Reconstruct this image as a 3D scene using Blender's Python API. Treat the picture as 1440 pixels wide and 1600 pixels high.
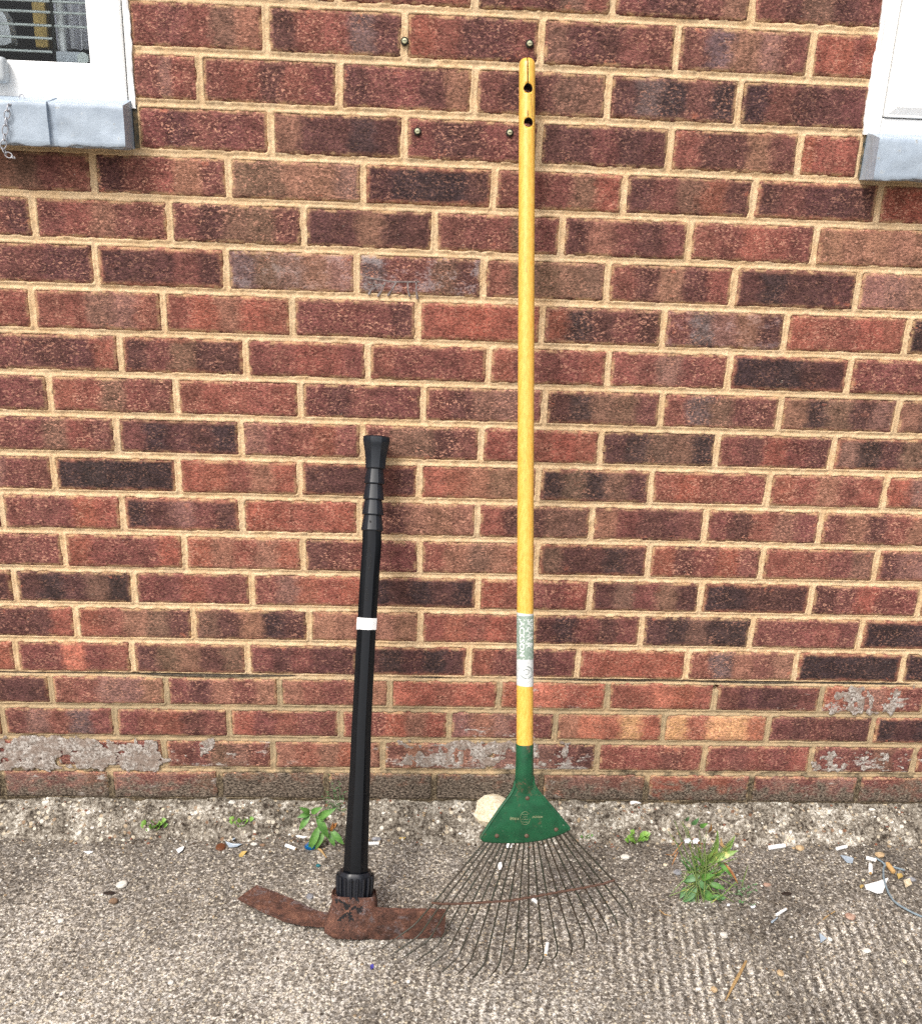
import bpy, bmesh, math, random
import numpy as np
from mathutils import Vector, Matrix

for o in list(bpy.data.objects):
    bpy.data.objects.remove(o)
scene = bpy.context.scene
COL = scene.collection
R_ = math.radians
random.seed(7)

# ------------------------------------------------------------------ camera
F_PX, PITCH, YAW, ROLL = 1517.196, -0.343379, -0.054670, 0.038521
CAM = np.array([-0.049508, -1.775029, 1.212543])
PX, PY = 720.0, 860.0                     # principal point in the 1440 x 1600 photograph
def _basis():
    cp, sp, cy, sy, cr, sr = math.cos(PITCH), math.sin(PITCH), math.cos(YAW), math.sin(YAW), math.cos(ROLL), math.sin(ROLL)
    R = np.array([[cy, -sy, 0], [sy, cy, 0], [0, 0, 1]]) @ np.array([[1, 0, 0], [0, cp, -sp], [0, sp, cp]])
    r, f, u = R[:, 0], R[:, 1], R[:, 2]
    return cr * r + sr * u, f, -sr * r + cr * u
CR, CF, CU = _basis()
cam_data = bpy.data.cameras.new('camera')
cam = bpy.data.objects.new('camera', cam_data)
COL.objects.link(cam)
m = Matrix.Identity(4)
for i in range(3):
    m[i][0], m[i][1], m[i][2], m[i][3] = CR[i], CU[i], -CF[i], CAM[i]
cam.matrix_world = m
cam_data.sensor_fit = 'HORIZONTAL'
cam_data.sensor_width = 36.0
cam_data.lens = 36.0 * F_PX / 1440.0
cam_data.shift_y = (PY - 800.0) / 1440.0
cam_data.clip_start = 0.02
cam_data.clip_end = 500.0
scene.camera = cam
scene.cycles.max_bounces = 5
scene.cycles.diffuse_bounces = 3
scene.cycles.glossy_bounces = 2
scene.cycles.use_denoising = False
scene.cycles.denoising_prefilter = 'ACCURATE'

# ------------------------------------------------------------------ sky, sun, exposure
SUN_EL, SUN_AZ = R_(52), R_(-148)          # direction towards the sun (azimuth from +Y, clockwise)
world = bpy.data.worlds.new('World')
scene.world = world
world.use_nodes = True
nt = world.node_tree
nt.nodes.clear()
sky = nt.nodes.new('ShaderNodeTexSky')
sky.sky_type = 'NISHITA'
sky.sun_disc = False
sky.sun_elevation = SUN_EL
sky.sun_rotation = SUN_AZ
sky.air_density = 1.0
sky.dust_density = 6.0
hs = nt.nodes.new('ShaderNodeHueSaturation')
hs.inputs['Saturation'].default_value = 0.35       # thin even cloud: the blue is washed out
bg = nt.nodes.new('ShaderNodeBackground')
bg.inputs['Strength'].default_value = 0.12
wo = nt.nodes.new('ShaderNodeOutputWorld')
nt.links.new(sky.outputs[0], hs.inputs['Color'])
nt.links.new(hs.outputs[0], bg.inputs[0])
nt.links.new(bg.outputs[0], wo.inputs[0])
sun_data = bpy.data.lights.new('sun', 'SUN')
sun_data.energy = 1.5
sun_data.angle = R_(15)
sun_data.color = (1.0, 0.95, 0.87)
sun = bpy.data.objects.new('sun', sun_data)
COL.objects.link(sun)
sd = Vector((math.sin(SUN_AZ) * math.cos(SUN_EL), math.cos(SUN_AZ) * math.cos(SUN_EL), math.sin(SUN_EL)))
sun.rotation_euler = sd.to_track_quat('Z', 'Y').to_euler()
sun.location = sd * 10
vs = scene.view_settings
vs.view_transform = 'Standard'
vs.look = 'None'
vs.exposure = 0.80
vs.gamma = 1.0

# ------------------------------------------------------------------ points of the place
def ray(px, py):
    return CF + CR * (px - PX) / F_PX - CU * (py - PY) / F_PX
def wall_at(px, py, Y=0.0):
    d = ray(px, py)
    return CAM + d * (Y - CAM[1]) / d[1]
GZ = -0.045                                # height of the paving, the foot of the lowest brick is 0
def ground_at(px, py, z=GZ):
    d = ray(px, py)
    return CAM + d * (z - CAM[2]) / d[2]
def plane_at(px, py, p0, n):
    d = ray(px, py)
    return CAM + d * (np.dot(np.array(p0) - CAM, n) / np.dot(d, n))
def px_size(px, p):                        # metres spanned by px picture points at the place p
    return px * float(np.dot(np.array(p) - CAM, CF)) / F_PX

# ------------------------------------------------------------------ noise for shapes
def _hash(ix, iy, seed):
    h = (ix.astype(np.int64) * 374761393 + iy.astype(np.int64) * 668265263 + seed * 974634777) & 0xFFFFFFFF
    h = ((h ^ (h >> 13)) * 1274126177) & 0xFFFFFFFF
    return ((h ^ (h >> 16)) & 0xFFFFFF) / float(0xFFFFFF)
def vnoise(x, y, seed=0):
    x = np.asarray(x, float); y = np.asarray(y, float)
    ix = np.floor(x); iy = np.floor(y)
    fx = x - ix; fy = y - iy
    fx = fx * fx * (3 - 2 * fx); fy = fy * fy * (3 - 2 * fy)
    a = _hash(ix, iy, seed); b = _hash(ix + 1, iy, seed); c = _hash(ix, iy + 1, seed); d = _hash(ix + 1, iy + 1, seed)
    return (a + (b - a) * fx) * (1 - fy) + (c + (d - c) * fx) * fy
def fbm(x, y, size, octaves=3, seed=0):    # -1 .. 1, size = metres of the largest feature
    t = 0.0; amp = 1.0; tot = 0.0; s = 1.0 / size
    for k in range(octaves):
        t = t + amp * (vnoise(np.asarray(x) * s, np.asarray(y) * s, seed + 17 * k) * 2 - 1)
        tot += amp; amp *= 0.5; s *= 2.03
    return t / tot

# ------------------------------------------------------------------ mesh helpers
class MB:
    def __init__(self):
        self.v = []; self.f = []
    def add(self, verts, faces):
        b = len(self.v)
        self.v += [tuple(map(float, p)) for p in verts]
        self.f += [tuple(i + b for i in f) for f in faces]
    def box(self, lo, hi):
        x0, y0, z0 = lo; x1, y1, z1 = hi
        self.add([(x0, y0, z0), (x1, y0, z0), (x1, y1, z0), (x0, y1, z0), (x0, y0, z1), (x1, y0, z1), (x1, y1, z1), (x0, y1, z1)],
                 [(3, 2, 1, 0), (4, 5, 6, 7), (0, 1, 5, 4), (1, 2, 6, 5), (2, 3, 7, 6), (3, 0, 4, 7)])
    def rings(self, rings, cap0=True, cap1=True, close=True):
        n = len(rings[0]); verts = [p for r in rings for p in r]; faces = []
        for i in range(len(rings) - 1):
            for j in range(n if close else n - 1):
                k = (j + 1) % n
                faces.append((i * n + j, i * n + k, (i + 1) * n + k, (i + 1) * n + j))
        if cap0: faces.append(tuple(range(n - 1, -1, -1)))
        if cap1: faces.append(tuple((len(rings) - 1) * n + j for j in range(n)))
        self.add(verts, faces)
    def tube(self, pts, rad, n=8, caps=True):
        pts = [np.array(p, float) for p in pts]
        rad = rad if hasattr(rad, '__len__') else [rad] * len(pts)
        rings = []; prev = None
        for i, p in enumerate(pts):
            t = pts[min(i + 1, len(pts) - 1)] - pts[max(i - 1, 0)]
            t = t / (np.linalg.norm(t) + 1e-12)
            if prev is None:
                a = np.array([0, 0, 1.0]) if abs(t[2]) < 0.9 else np.array([1.0, 0, 0])
            else:
                a = prev
            a = a - t * np.dot(a, t); a = a / (np.linalg.norm(a) + 1e-12); prev = a
            b = np.cross(t, a)
            rings.append([p + rad[i] * (a * math.cos(2 * math.pi * j / n) + b * math.sin(2 * math.pi * j / n)) for j in range(n)])
        self.rings(rings, caps, caps)
    def build(self, name, mat, parent=None, origin=(0, 0, 0), smooth=True, angle=40):
        ox, oy, oz = map(float, origin)
        me = bpy.data.meshes.new(name)
        me.from_pydata([(x - ox, y - oy, z - oz) for x, y, z in self.v], [], self.f)
        return finish(name, me, mat, parent, origin if parent is None else (0, 0, 0), smooth, angle)
def finish(name, me, mat, parent=None, loc=(0, 0, 0), smooth=True, angle=40):
    bm = bmesh.new(); bm.from_mesh(me)
    bmesh.ops.recalc_face_normals(bm, faces=bm.faces)
    if smooth:
        for f in bm.faces: f.smooth = True
        lim = math.radians(angle)
        for e in bm.edges:
            if len(e.link_faces) == 2 and e.calc_face_angle(0) > lim: e.smooth = False
    bm.to_mesh(me); bm.free()
    if mat: me.materials.append(mat)
    o = bpy.data.objects.new(name, me)
    COL.objects.link(o)
    o.location = tuple(map(float, loc))
    if parent: o.parent = parent
    return o
def grid_mesh(name, X, Y, Z, mat, parent=None, keep=None, smooth=True):
    ny, nx = X.shape
    me = bpy.data.meshes.new(name)
    co = np.stack([X, Y, Z], -1).reshape(-1, 3).astype(np.float32)
    idx = np.arange(ny * nx).reshape(ny, nx)
    q = np.stack([idx[:-1, :-1], idx[:-1, 1:], idx[1:, 1:], idx[1:, :-1]], -1).reshape(-1, 4)
    if keep is not None: q = q[keep.reshape(-1)]
    me.vertices.add(len(co)); me.vertices.foreach_set('co', co.ravel())
    me.loops.add(q.size); me.loops.foreach_set('vertex_index', q.ravel().astype(np.int32))
    me.polygons.add(len(q))
    me.polygons.foreach_set('loop_start', np.arange(0, q.size, 4, dtype=np.int32))
    me.polygons.foreach_set('use_smooth', np.full(len(q), smooth))
    me.update(calc_edges=True)
    me.materials.append(mat)
    o = bpy.data.objects.new(name, me); COL.objects.link(o)
    if parent: o.parent = parent
    return o
def thing(name, label, cat, loc=(0, 0, 0), group=None):
    o = bpy.data.objects.new(name, None); COL.objects.link(o)
    o.location = tuple(map(float, loc)); o.empty_display_size = 0.02
    tag(o, label, cat, group); return o
def tag(o, label=None, cat=None, group=None, kind=None):
    if label: o['label'] = label
    if cat: o['category'] = cat
    if group: o['group'] = group
    if kind: o['kind'] = kind
    return o

# ------------------------------------------------------------------ materials
ILL = 0.74
def S(r, g, b, k=1.0):
    f = lambda c: (c / 255 / 12.92) if c <= 10 else ((c / 255 + 0.055) / 1.055) ** 2.4
    return (f(r) * ILL * k, f(g) * ILL * k, f(b) * ILL * k)
class NT:
    def __init__(self, name):
        self.m = bpy.data.materials.new(name); self.m.use_nodes = True
        self.t = self.m.node_tree; self.b = self.t.nodes['Principled BSDF']
    def n(self, typ, **kw):
        nd = self.t.nodes.new(typ)
        for k, v in kw.items(): setattr(nd, k, v)
        return nd
    def set(self, sock, v):
        if isinstance(v, bpy.types.NodeSocket): self.t.links.new(v, sock)
        elif isinstance(v, (tuple, list)):
            sock.default_value = tuple(v) + ((1.0,) if len(sock.default_value) == 4 and len(v) == 3 else ())
        else: sock.default_value = v
    def pos(self, scale=(1, 1, 1)):
        g = self.n('ShaderNodeNewGeometry')
        if scale == (1, 1, 1): return g.outputs['Position']
        mp = self.n('ShaderNodeVectorMath', operation='MULTIPLY'); self.set(mp.inputs[0], g.outputs['Position']); self.set(mp.inputs[1], scale)
        return mp.outputs[0]
    def noise(self, scale, detail=3, rough=0.55, vec=None, dist=0.0):
        nd = self.n('ShaderNodeTexNoise'); nd.inputs['Scale'].default_value = scale
        nd.inputs['Detail'].default_value = detail; nd.inputs['Roughness'].default_value = rough; nd.inputs['Distortion'].default_value = dist
        self.set(nd.inputs['Vector'], vec if vec is not None else self.pos())
        return nd.outputs['Fac']
    def voro(self, scale, vec=None, feature='F1', rand=1.0):
        nd = self.n('ShaderNodeTexVoronoi', feature=feature); nd.inputs['Scale'].default_value = scale; nd.inputs['Randomness'].default_value = rand
        self.set(nd.inputs['Vector'], vec if vec is not None else self.pos())
        return nd
    def ramp(self, fac, lo, hi, a=0.0, b=1.0, smooth=True):
        nd = self.n('ShaderNodeMapRange', interpolation_type='SMOOTHSTEP' if smooth else 'LINEAR')
        self.set(nd.inputs[0], fac)
        for i, v in enumerate((lo, hi, a, b)): self.set(nd.inputs[i + 1], v)
        return nd.outputs[0]
    def math(self, op, a, b=0.0, c=0.0):
        nd = self.n('ShaderNodeMath', operation=op)
        self.set(nd.inputs[0], a); self.set(nd.inputs[1], b); self.set(nd.inputs[2], c)
        return nd.outputs[0]
    def mix(self, fac, a, b, blend='MIX'):
        nd = self.n('ShaderNodeMix', data_type='RGBA', blend_type=blend)
        self.set(nd.inputs[0], fac); self.set(nd.inputs[6], a); self.set(nd.inputs[7], b)
        return nd.outputs[2]
    def scale(self, col, v):
        nd = self.n('ShaderNodeVectorMath', operation='SCALE'); self.set(nd.inputs[0], col); self.set(nd.inputs['Scale'], v)
        return nd.outputs[0]
    def colramp(self, fac, stops):
        nd = self.n('ShaderNodeValToRGB'); cr = nd.color_ramp
        while len(cr.elements) < len(stops): cr.elements.new(0.5)
        for e, (p, c) in zip(cr.elements, stops): e.position = p; e.color = tuple(c) + (1,)
        self.set(nd.inputs[0], fac); return nd.outputs[0]
    def attr(self, name, out='Fac'):
        nd = self.n('ShaderNodeAttribute', attribute_type='OBJECT', attribute_name=name); return nd.outputs[out]
    def bump(self, h, strength, dist=0.001, prev=None):
        nd = self.n('ShaderNodeBump'); nd.inputs['Strength'].default_value = strength; nd.inputs['Distance'].default_value = dist
        self.set(nd.inputs['Height'], h)
        if prev is not None: self.set(nd.inputs['Normal'], prev)
        return nd.outputs[0]
    def out(self, col=None, rough=None, normal=None, metal=None, spec=None):
        for k, v in (('Base Color', col), ('Roughness', rough), ('Normal', normal), ('Metallic', metal), ('Specular IOR Level', spec)):
            if v is not None: self.set(self.b.inputs[k], v)
        return self.m

PAL = {'r': (150, 88, 73), 'm': (134, 81, 71), 'p': (117, 72, 67), 'd': (88, 58, 56), 'k': (62, 49, 50), 't': (147, 106, 87),
       'o': (120, 92, 77), 'g': (139, 103, 94), 'b': (106, 90, 90), 'c': (216, 166, 120), 'u': (196, 120, 98)}

def mat_brick(low=False):
    t = NT('brick_low' if low else 'brick')
    tc = t.n('ShaderNodeTexCoord').outputs['Object']
    sep = t.n('ShaderNodeSeparateXYZ'); t.set(sep.inputs[0], tc)
    lx, lz = sep.outputs[0], sep.outputs[2]
    def noise3(scale, detail, rough, vec, dist=0.0):
        nd = t.n('ShaderNodeTexNoise'); nd.inputs['Scale'].default_value = scale; nd.inputs['Detail'].default_value = detail
        nd.inputs['Roughness'].default_value = rough; nd.inputs['Distortion'].default_value = dist; t.set(nd.inputs['Vector'], vec)
        sp = t.n('ShaderNodeSeparateColor'); t.set(sp.inputs[0], nd.outputs['Color'])
        return sp.outputs[0], sp.outputs[1], sp.outputs[2]
    A, B, C = noise3(34, 3, 0.65, t.pos((1, 1, 1.3)))
    G, H, I = noise3(185, 2.5, 0.68, t.pos((1, 1, 1.7)), 0.5)
    u = t.math('ADD', t.math('DIVIDE', lx, 0.215), 0.5)
    u = t.math('ADD', u, t.math('MULTIPLY', t.math('SUBTRACT', A, 0.5), 0.22))
    col = t.attr('c0', 'Color')
    for i in range(1, 5):
        col = t.mix(t.ramp(u, i * 0.2 - 0.05, i * 0.2 + 0.05), col, t.attr('c%d' % i, 'Color'))
    # burnt core with a redder rim (bricks fired in a stack)
    ex = t.math('SUBTRACT', 0.1075, t.math('ABSOLUTE', lx)); ez = t.math('SUBTRACT', 0.0325, t.math('ABSOLUTE', lz))
    edge = t.math('MINIMUM', ex, ez)
    edge_n = t.math('ADD', edge, t.math('MULTIPLY', t.math('SUBTRACT', B, 0.5), 0.022))
    rim = t.math('MULTIPLY', t.ramp(edge_n, 0.001, 0.010, 1.0, 0.0), t.attr('rim'))
    col = t.mix(rim, col, t.attr('rc', 'Color'))
    # blotches and the dragged, crumbly grain
    col = t.scale(col, t.math('MULTIPLY', t.ramp(C, 0.3, 0.70, 0.74, 1.36), t.ramp(G, 0.31, 0.69, 0.38, 1.66, False)))
    edge_m = t.math('ADD', edge, t.math('MULTIPLY', t.math('SUBTRACT', H, 0.5), 0.010))
    fr = t.ramp(edge_m, 0.0075, 0.0015)
    # bright fired crumbs and pinkish scars, more of them along the arrises
    crumb = t.math('MULTIPLY', t.ramp(H, 0.53, 0.63), t.math('ADD', t.ramp(B, 0.36, 0.62, 0.18, 1.0), t.math('MULTIPLY', fr, 0.35)))
    col = t.mix(t.math('MULTIPLY', crumb, t.attr('spk')), col, S(218, 160, 136))
    col = t.mix(t.math('MULTIPLY', t.ramp(I, 0.345, 0.25), 0.6), col, S(44, 30, 28))
    scar = t.math('MULTIPLY', t.ramp(t.math('ADD', B, t.math('MULTIPLY', t.math('SUBTRACT', I, 0.5), 0.25)), 0.655, 0.71), 0.62)
    col = t.mix(t.math('MULTIPLY', scar, t.ramp(edge, 0.022, 0.004, 0.2, 1.0)), col, S(198, 122, 98))
    # film of mortar smeared over the edges
    film = t.math('MULTIPLY', fr, t.ramp(t.math('ADD', A, t.math('MULTIPLY', t.math('SUBTRACT', I, 0.5), 0.5)), 0.42, 0.62))
    col = t.mix(t.math('MULTIPLY', film, 0.75), col, S(214, 176, 132))
    speck = t.math('MULTIPLY', t.ramp(I, 0.685, 0.74), t.ramp(A, 0.50, 0.60))
    col = t.mix(t.math('MULTIPLY', speck, 0.75), col, S(230, 214, 198))
    chalk = t.math('MULTIPLY', t.attr('chalk'), t.ramp(t.math('ADD', C, t.math('MULTIPLY', t.math('SUBTRACT', G, 0.5), 0.5)), 0.50, 0.66))
    col = t.mix(t.math('MULTIPLY', chalk, 0.45), col, S(180, 176, 178))
    if low:
        # lime bloom with a crusty outline of its own; soil and moss splashed on the lowest course
        eN = t.noise(21, 4, 0.7, t.pos((0.6, 1, 1.5)))
        eff = t.math('ADD', eN, t.math('ADD', t.math('MULTIPLY', t.math('SUBTRACT', H, 0.5), 0.22), t.math('MULTIPLY', t.math('MULTIPLY', lz, -4.2), t.attr('eff'))))
        eff = t.math('ADD', eff, t.math('MULTIPLY', t.attr('eff'), 0.16))
        eff = t.math('MULTIPLY', t.ramp(eff, 0.62, 0.70), t.ramp(t.attr('eff'), 0.05, 0.2))
        eff = t.math('MULTIPLY', eff, t.ramp(G, 0.36, 0.56, 0.30, 1.0))
        col = t.mix(eff, col, S(206, 200, 192))
        dirt = t.math('ADD', t.math('MULTIPLY', lz, -5.0), t.math('ADD', C, t.math('MULTIPLY', t.math('SUBTRACT', G, 0.5), 0.4)))
        dirt = t.ramp(t.math('ADD', dirt, t.math('MULTIPLY', t.attr('dirt'), 0.5)), 0.66, 0.92)
        dirt = t.math('MULTIPLY', dirt, t.ramp(t.attr('dirt'), 0.02, 0.25))
        soil = t.mix(t.ramp(G, 0.38, 0.68), S(58, 49, 42), S(158, 142, 126))
        col = t.mix(dirt, col, soil)
    nrm = t.bump(t.noise(190, 3, 0.7, t.pos((1, 1, 1.8)), 0.5), 0.9, 0.0022)
    return t.out(col, 0.86, nrm, spec=0.22)
def mat_mortar():
    t = NT('mortar')
    A = t.noise(20, 4, 0.68)
    G = t.noise(250, 3, 0.74)
    a = t.mix(t.ramp(A, 0.3, 0.7), S(230, 194, 150), S(246, 216, 176))
    a = t.scale(a, t.ramp(G, 0.30, 0.70, 0.70, 1.24, False))
    sep = t.n('ShaderNodeSeparateXYZ'); t.set(sep.inputs[0], t.pos())
    z = sep.outputs[2]
    # the courses under the damp-proof course have greyer, older mortar; soil at the foot
    low = t.ramp(z, 0.305, 0.285, 0.0, 1.0)
    a = t.mix(t.math('MULTIPLY', low, t.ramp(A, 0.25, 0.6, 0.35, 0.85)), a, S(166, 148, 118))
    a = t.mix(t.math('MULTIPLY', t.ramp(A, 0.54, 0.68), 0.42), a, S(178, 154, 122))
    a = t.mix(t.ramp(t.noise(3.2, 3, 0.6), 0.50, 0.68, 0, 0.45), a, S(206, 178, 140))
    dk = t.ramp(t.math('ADD', t.math('ADD', A, t.math('MULTIPLY', t.math('SUBTRACT', G, 0.5), 0.3)), t.ramp(z, 0.14, 0.03, -0.35, 0.2)), 0.45, 0.62)
    a = t.mix(dk, a, t.mix(t.ramp(G, 0.4, 0.65), S(70, 60, 48), S(150, 134, 110)))
    return t.out(a, 0.93, t.bump(G, 0.8, 0.002), spec=0.15)
def mat_ground():
    t = NT('concrete_paving'); P = t.pos()
    sep = t.n('ShaderNodeSeparateXYZ'); t.set(sep.inputs[0], P)
    y = sep.outputs[1]; x = sep.outputs[0]
    L = t.noise(5.0, 5, 0.66, t.pos((1.0, 0.8, 1)))
    G = t.noise(175, 3, 0.72, None, 0.8)
    v2 = t.voro(190)
    r2 = t.n('ShaderNodeSeparateColor'); t.set(r2.inputs[0], v2.outputs['Color'])
    # worn skin: how far sand and pebbles show changes in broad patches and grows away from the wall
    bare = t.math('ADD', t.ramp(y, -0.08, -0.40, -0.014, 0.030), t.math('MULTIPLY', t.math('SUBTRACT', L, 0.5), 0.30))
    # the tamping ridges: paler and more pebbly in stripes along them, darker in between
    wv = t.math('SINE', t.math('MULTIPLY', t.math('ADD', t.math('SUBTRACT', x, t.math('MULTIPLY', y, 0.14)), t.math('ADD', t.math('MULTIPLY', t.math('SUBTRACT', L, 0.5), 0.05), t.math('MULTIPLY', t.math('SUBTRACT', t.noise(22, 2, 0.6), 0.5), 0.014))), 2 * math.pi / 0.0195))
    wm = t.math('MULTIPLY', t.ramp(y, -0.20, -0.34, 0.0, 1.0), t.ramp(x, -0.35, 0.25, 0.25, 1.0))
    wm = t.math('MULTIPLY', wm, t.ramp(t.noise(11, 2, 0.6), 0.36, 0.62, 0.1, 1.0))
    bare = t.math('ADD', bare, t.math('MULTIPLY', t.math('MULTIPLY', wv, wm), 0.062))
    bare = t.math('ADD', bare, t.ramp(x, 0.05, 0.55, 0.0, -0.030))
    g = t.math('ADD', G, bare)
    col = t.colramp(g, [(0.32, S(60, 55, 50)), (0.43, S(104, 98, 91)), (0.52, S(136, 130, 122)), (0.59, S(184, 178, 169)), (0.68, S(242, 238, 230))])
    warm = t.mix(r2.outputs[1], (1.06, 1.0, 0.92, 1), (1.0, 0.99, 1.0, 1))
    col = t.mix(1.0, col, warm, 'MULTIPLY')
    peb = t.math('MULTIPLY', t.math('LESS_THAN', r2.outputs[0], t.math('ADD', 0.13, t.math('MULTIPLY', bare, 0.9))), t.ramp(v2.outputs['Distance'], 0.52, 0.34))
    pc = t.colramp(r2.outputs[2], [(0.0, S(150, 126, 100)), (0.3, S(212, 198, 172)), (0.75, S(238, 230, 212)), (1.0, S(250, 246, 236))])
    col = t.mix(t.math('MULTIPLY', peb, 0.9), col, pc)
    col = t.mix(t.math('MULTIPLY', t.math('GREATER_THAN', r2.outputs[2], 0.93), t.ramp(v2.outputs['Distance'], 0.5, 0.3, 0, 0.7)), col, S(60, 52, 45))
    soil = t.ramp(t.math('ADD', y, t.math('MULTIPLY', t.math('SUBTRACT', G, 0.5), 0.12)), -0.115, -0.07)
    col = t.mix(t.math('MULTIPLY', soil, 0.28), col, S(92, 82, 71))
    h = t.math('ADD', G, t.math('MULTIPLY', peb, 0.25))
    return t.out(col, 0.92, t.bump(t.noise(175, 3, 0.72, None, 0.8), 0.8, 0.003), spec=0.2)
def mat_footing():
    t = NT('crumbled_concrete')
    A = t.noise(24, 4, 0.7)
    G = t.noise(150, 3, 0.74, None, 0.6)
    v = t.voro(110); r = t.n('ShaderNodeSeparateColor'); t.set(r.inputs[0], v.outputs['Color'])
    g = t.math('ADD', G, t.math('MULTIPLY', t.math('SUBTRACT', A, 0.5), 0.75))
    col = t.colramp(g, [(0.30, S(58, 50, 43)), (0.42, S(112, 103, 92)), (0.53, S(150, 141, 128)), (0.62, S(186, 178, 165)), (0.72, S(234, 229, 219))])
    pc = t.colramp(r.outputs[1], [(0.0, S(128, 88, 64)), (0.25, S(196, 178, 150)), (0.6, S(226, 214, 192)), (1.0, S(246, 240, 228))])
    col = t.mix(t.math('MULTIPLY', t.math('MULTIPLY', t.math('LESS_THAN', r.outputs[0], 0.16), t.ramp(v.outputs['Distance'], 0.55, 0.38)), 0.85), col, pc)
    col = t.mix(t.math('MULTIPLY', t.ramp(A, 0.66, 0.74), 0.4), col, S(216, 190, 146))
    return t.out(col, 0.95, t.bump(t.noise(150, 3, 0.74, None, 0.6), 1.0, 0.004), spec=0.15)
def mat_plain(name, rgb, rough=0.6, var=0.12, scale=60, bump=0.0, spec=0.5, metal=0.0, rgb2=None, bscale=None):
    t = NT(name)
    c2 = rgb2 if rgb2 else tuple(max(0, c * (1 - 3 * var)) for c in rgb)
    col = t.mix(t.ramp(t.noise(scale, 4, 0.65), 0.32, 0.72), rgb, c2) if rgb2 else t.scale(t.mix(0.0, rgb, rgb), t.ramp(t.noise(scale, 4, 0.65), 0.3, 0.7, 1 - var, 1 + var, False))
    nrm = t.bump(t.noise(bscale or scale * 3, 4, 0.65), bump, 0.001) if bump else None
    return t.out(col, rough, nrm, metal, spec)
M = {}
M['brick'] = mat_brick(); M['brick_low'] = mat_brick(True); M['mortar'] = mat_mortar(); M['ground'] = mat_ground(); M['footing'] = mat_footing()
M['upvc'] = mat_plain('white_frame', (0.85, 0.85, 0.84), 0.38, 0.04, 22, 0.05)
M['sealant'] = mat_plain('white_paint', (0.80, 0.80, 0.80), 0.6, 0.06, 90, 0.4)
def mat_sill():
    t = NT('grey_blue_paint'); n = t.noise(26, 4, 0.65)
    col = t.mix(t.ramp(n, 0.3, 0.7), S(186, 200, 215), S(170, 184, 200))
    n2 = t.noise(85, 5, 0.72)
    col = t.mix(t.ramp(n2, 0.63, 0.67, 0, 0.8), col, S(206, 214, 220)); col = t.mix(t.ramp(n2, 0.685, 0.70, 0, 0.85), col, S(126, 118, 106))
    col = t.mix(t.ramp(t.noise(14, 5, 0.7, t.pos((2.2, 1, 0.5))), 0.55, 0.72, 0, 0.35), col, S(140, 142, 138))
    return t.out(col, 0.48, t.bump(t.math('ADD', n2, t.noise(40, 3)), 0.5, 0.0016))
M['sill'] = mat_sill()
M['sill_old'] = mat_plain('grey_blue_paint', S(184, 200, 218), 0.45, 0.07, 26, 0.4, bscale=48)
M['old_gap'] = mat_plain('old_gap', S(44, 58, 58), 0.9, 0.3, 70, 0.6, rgb2=S(150, 128, 96))
M['dark_gap'] = mat_plain('dark_gap', S(30, 36, 34), 0.9, 0.3, 90)

# ------------------------------------------------------------------ ground
RIDGE0 = -0.17
def ground_z(x, y):
    x = np.asarray(x, float); y = np.asarray(y, float)
    amp = np.clip((-y - 0.16) / 0.2, 0, 1)
    xr = x - 0.14 * y + 0.004 * fbm(x, y, 0.09, 2, 41)
    ridge = 0.0026 * amp * np.sin(2 * np.pi * xr / 0.0195) * (0.55 + 0.6 * fbm(x, y, 0.16, 2, 9)) * np.clip(0.35 + 0.9 * (x + 0.1), 0.35, 1)
    g = 0.0030 * fbm(x, y, 0.28, 2, 3) + 0.0011 * fbm(x, y, 0.022, 3, 5) + 0.0009 * fbm(x, y, 0.0075, 2, 6)
    near = (np.abs(x) < 1.3) & (y > -0.9)
    return GZ + np.where(near, ridge + g, 0.0)
fx = np.concatenate([[-40, -15, -6, -3, -1.6], np.arange(-1.0, 1.06, 0.003), [1.6, 3, 6, 15, 40]])
fy = np.concatenate([[-40, -15, -6, -3, -1.4, -0.95], np.arange(-0.72, -0.0, 0.003), [0.02, 0.25]])
GX, GY = np.meshgrid(fx, fy)
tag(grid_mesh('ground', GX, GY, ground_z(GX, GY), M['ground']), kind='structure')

def footing_z(x, y):
    x = np.asarray(x, float); y = np.asarray(y, float)
    edge = -0.078 + 0.024 * fbm(x, x * 0 + 3.1, 0.14, 3, 21) + 0.013 * fbm(x, y, 0.035, 3, 22)
    gap = np.exp(-((x - (0.402 - 0.9 * (y + 0.05))) / 0.020) ** 2) + 0.8 * np.exp(-((x + 0.30 - 0.7 * (y + 0.04)) / 0.016) ** 2)
    gap = gap * np.clip((-y - 0.004) / 0.02, 0, 1)
    d = (y - edge)
    rise = np.clip(d / 0.060, 0, 1); rise = rise * (2 - rise)
    top = 0.003 + 0.36 * np.clip(y, -0.2, 0.02) + 0.0085 * fbm(x, y, 0.05, 3, 24) + 0.0050 * fbm(x, y, 0.016, 3, 25) + 0.0022 * fbm(x, y, 0.007, 2, 26)
    base = GZ - 0.006
    return base + (top - base) * rise * np.clip(1 - 0.9 * gap, 0, 1)
fx2 = np.concatenate([[-3, -2, -1.4], np.arange(-1.05, 1.1, 0.0028), [1.4, 2, 3]])
fy2 = np.arange(-0.125, 0.024, 0.0024)
GX, GY = np.meshgrid(fx2, fy2)
tag(grid_mesh('concrete_footing', GX, GY, footing_z(GX, GY), M['footing']), kind='structure')
def top_z(x, y):
    return float(max(ground_z(x, y), footing_z(x, y) if y > -0.12 else -1))

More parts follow.
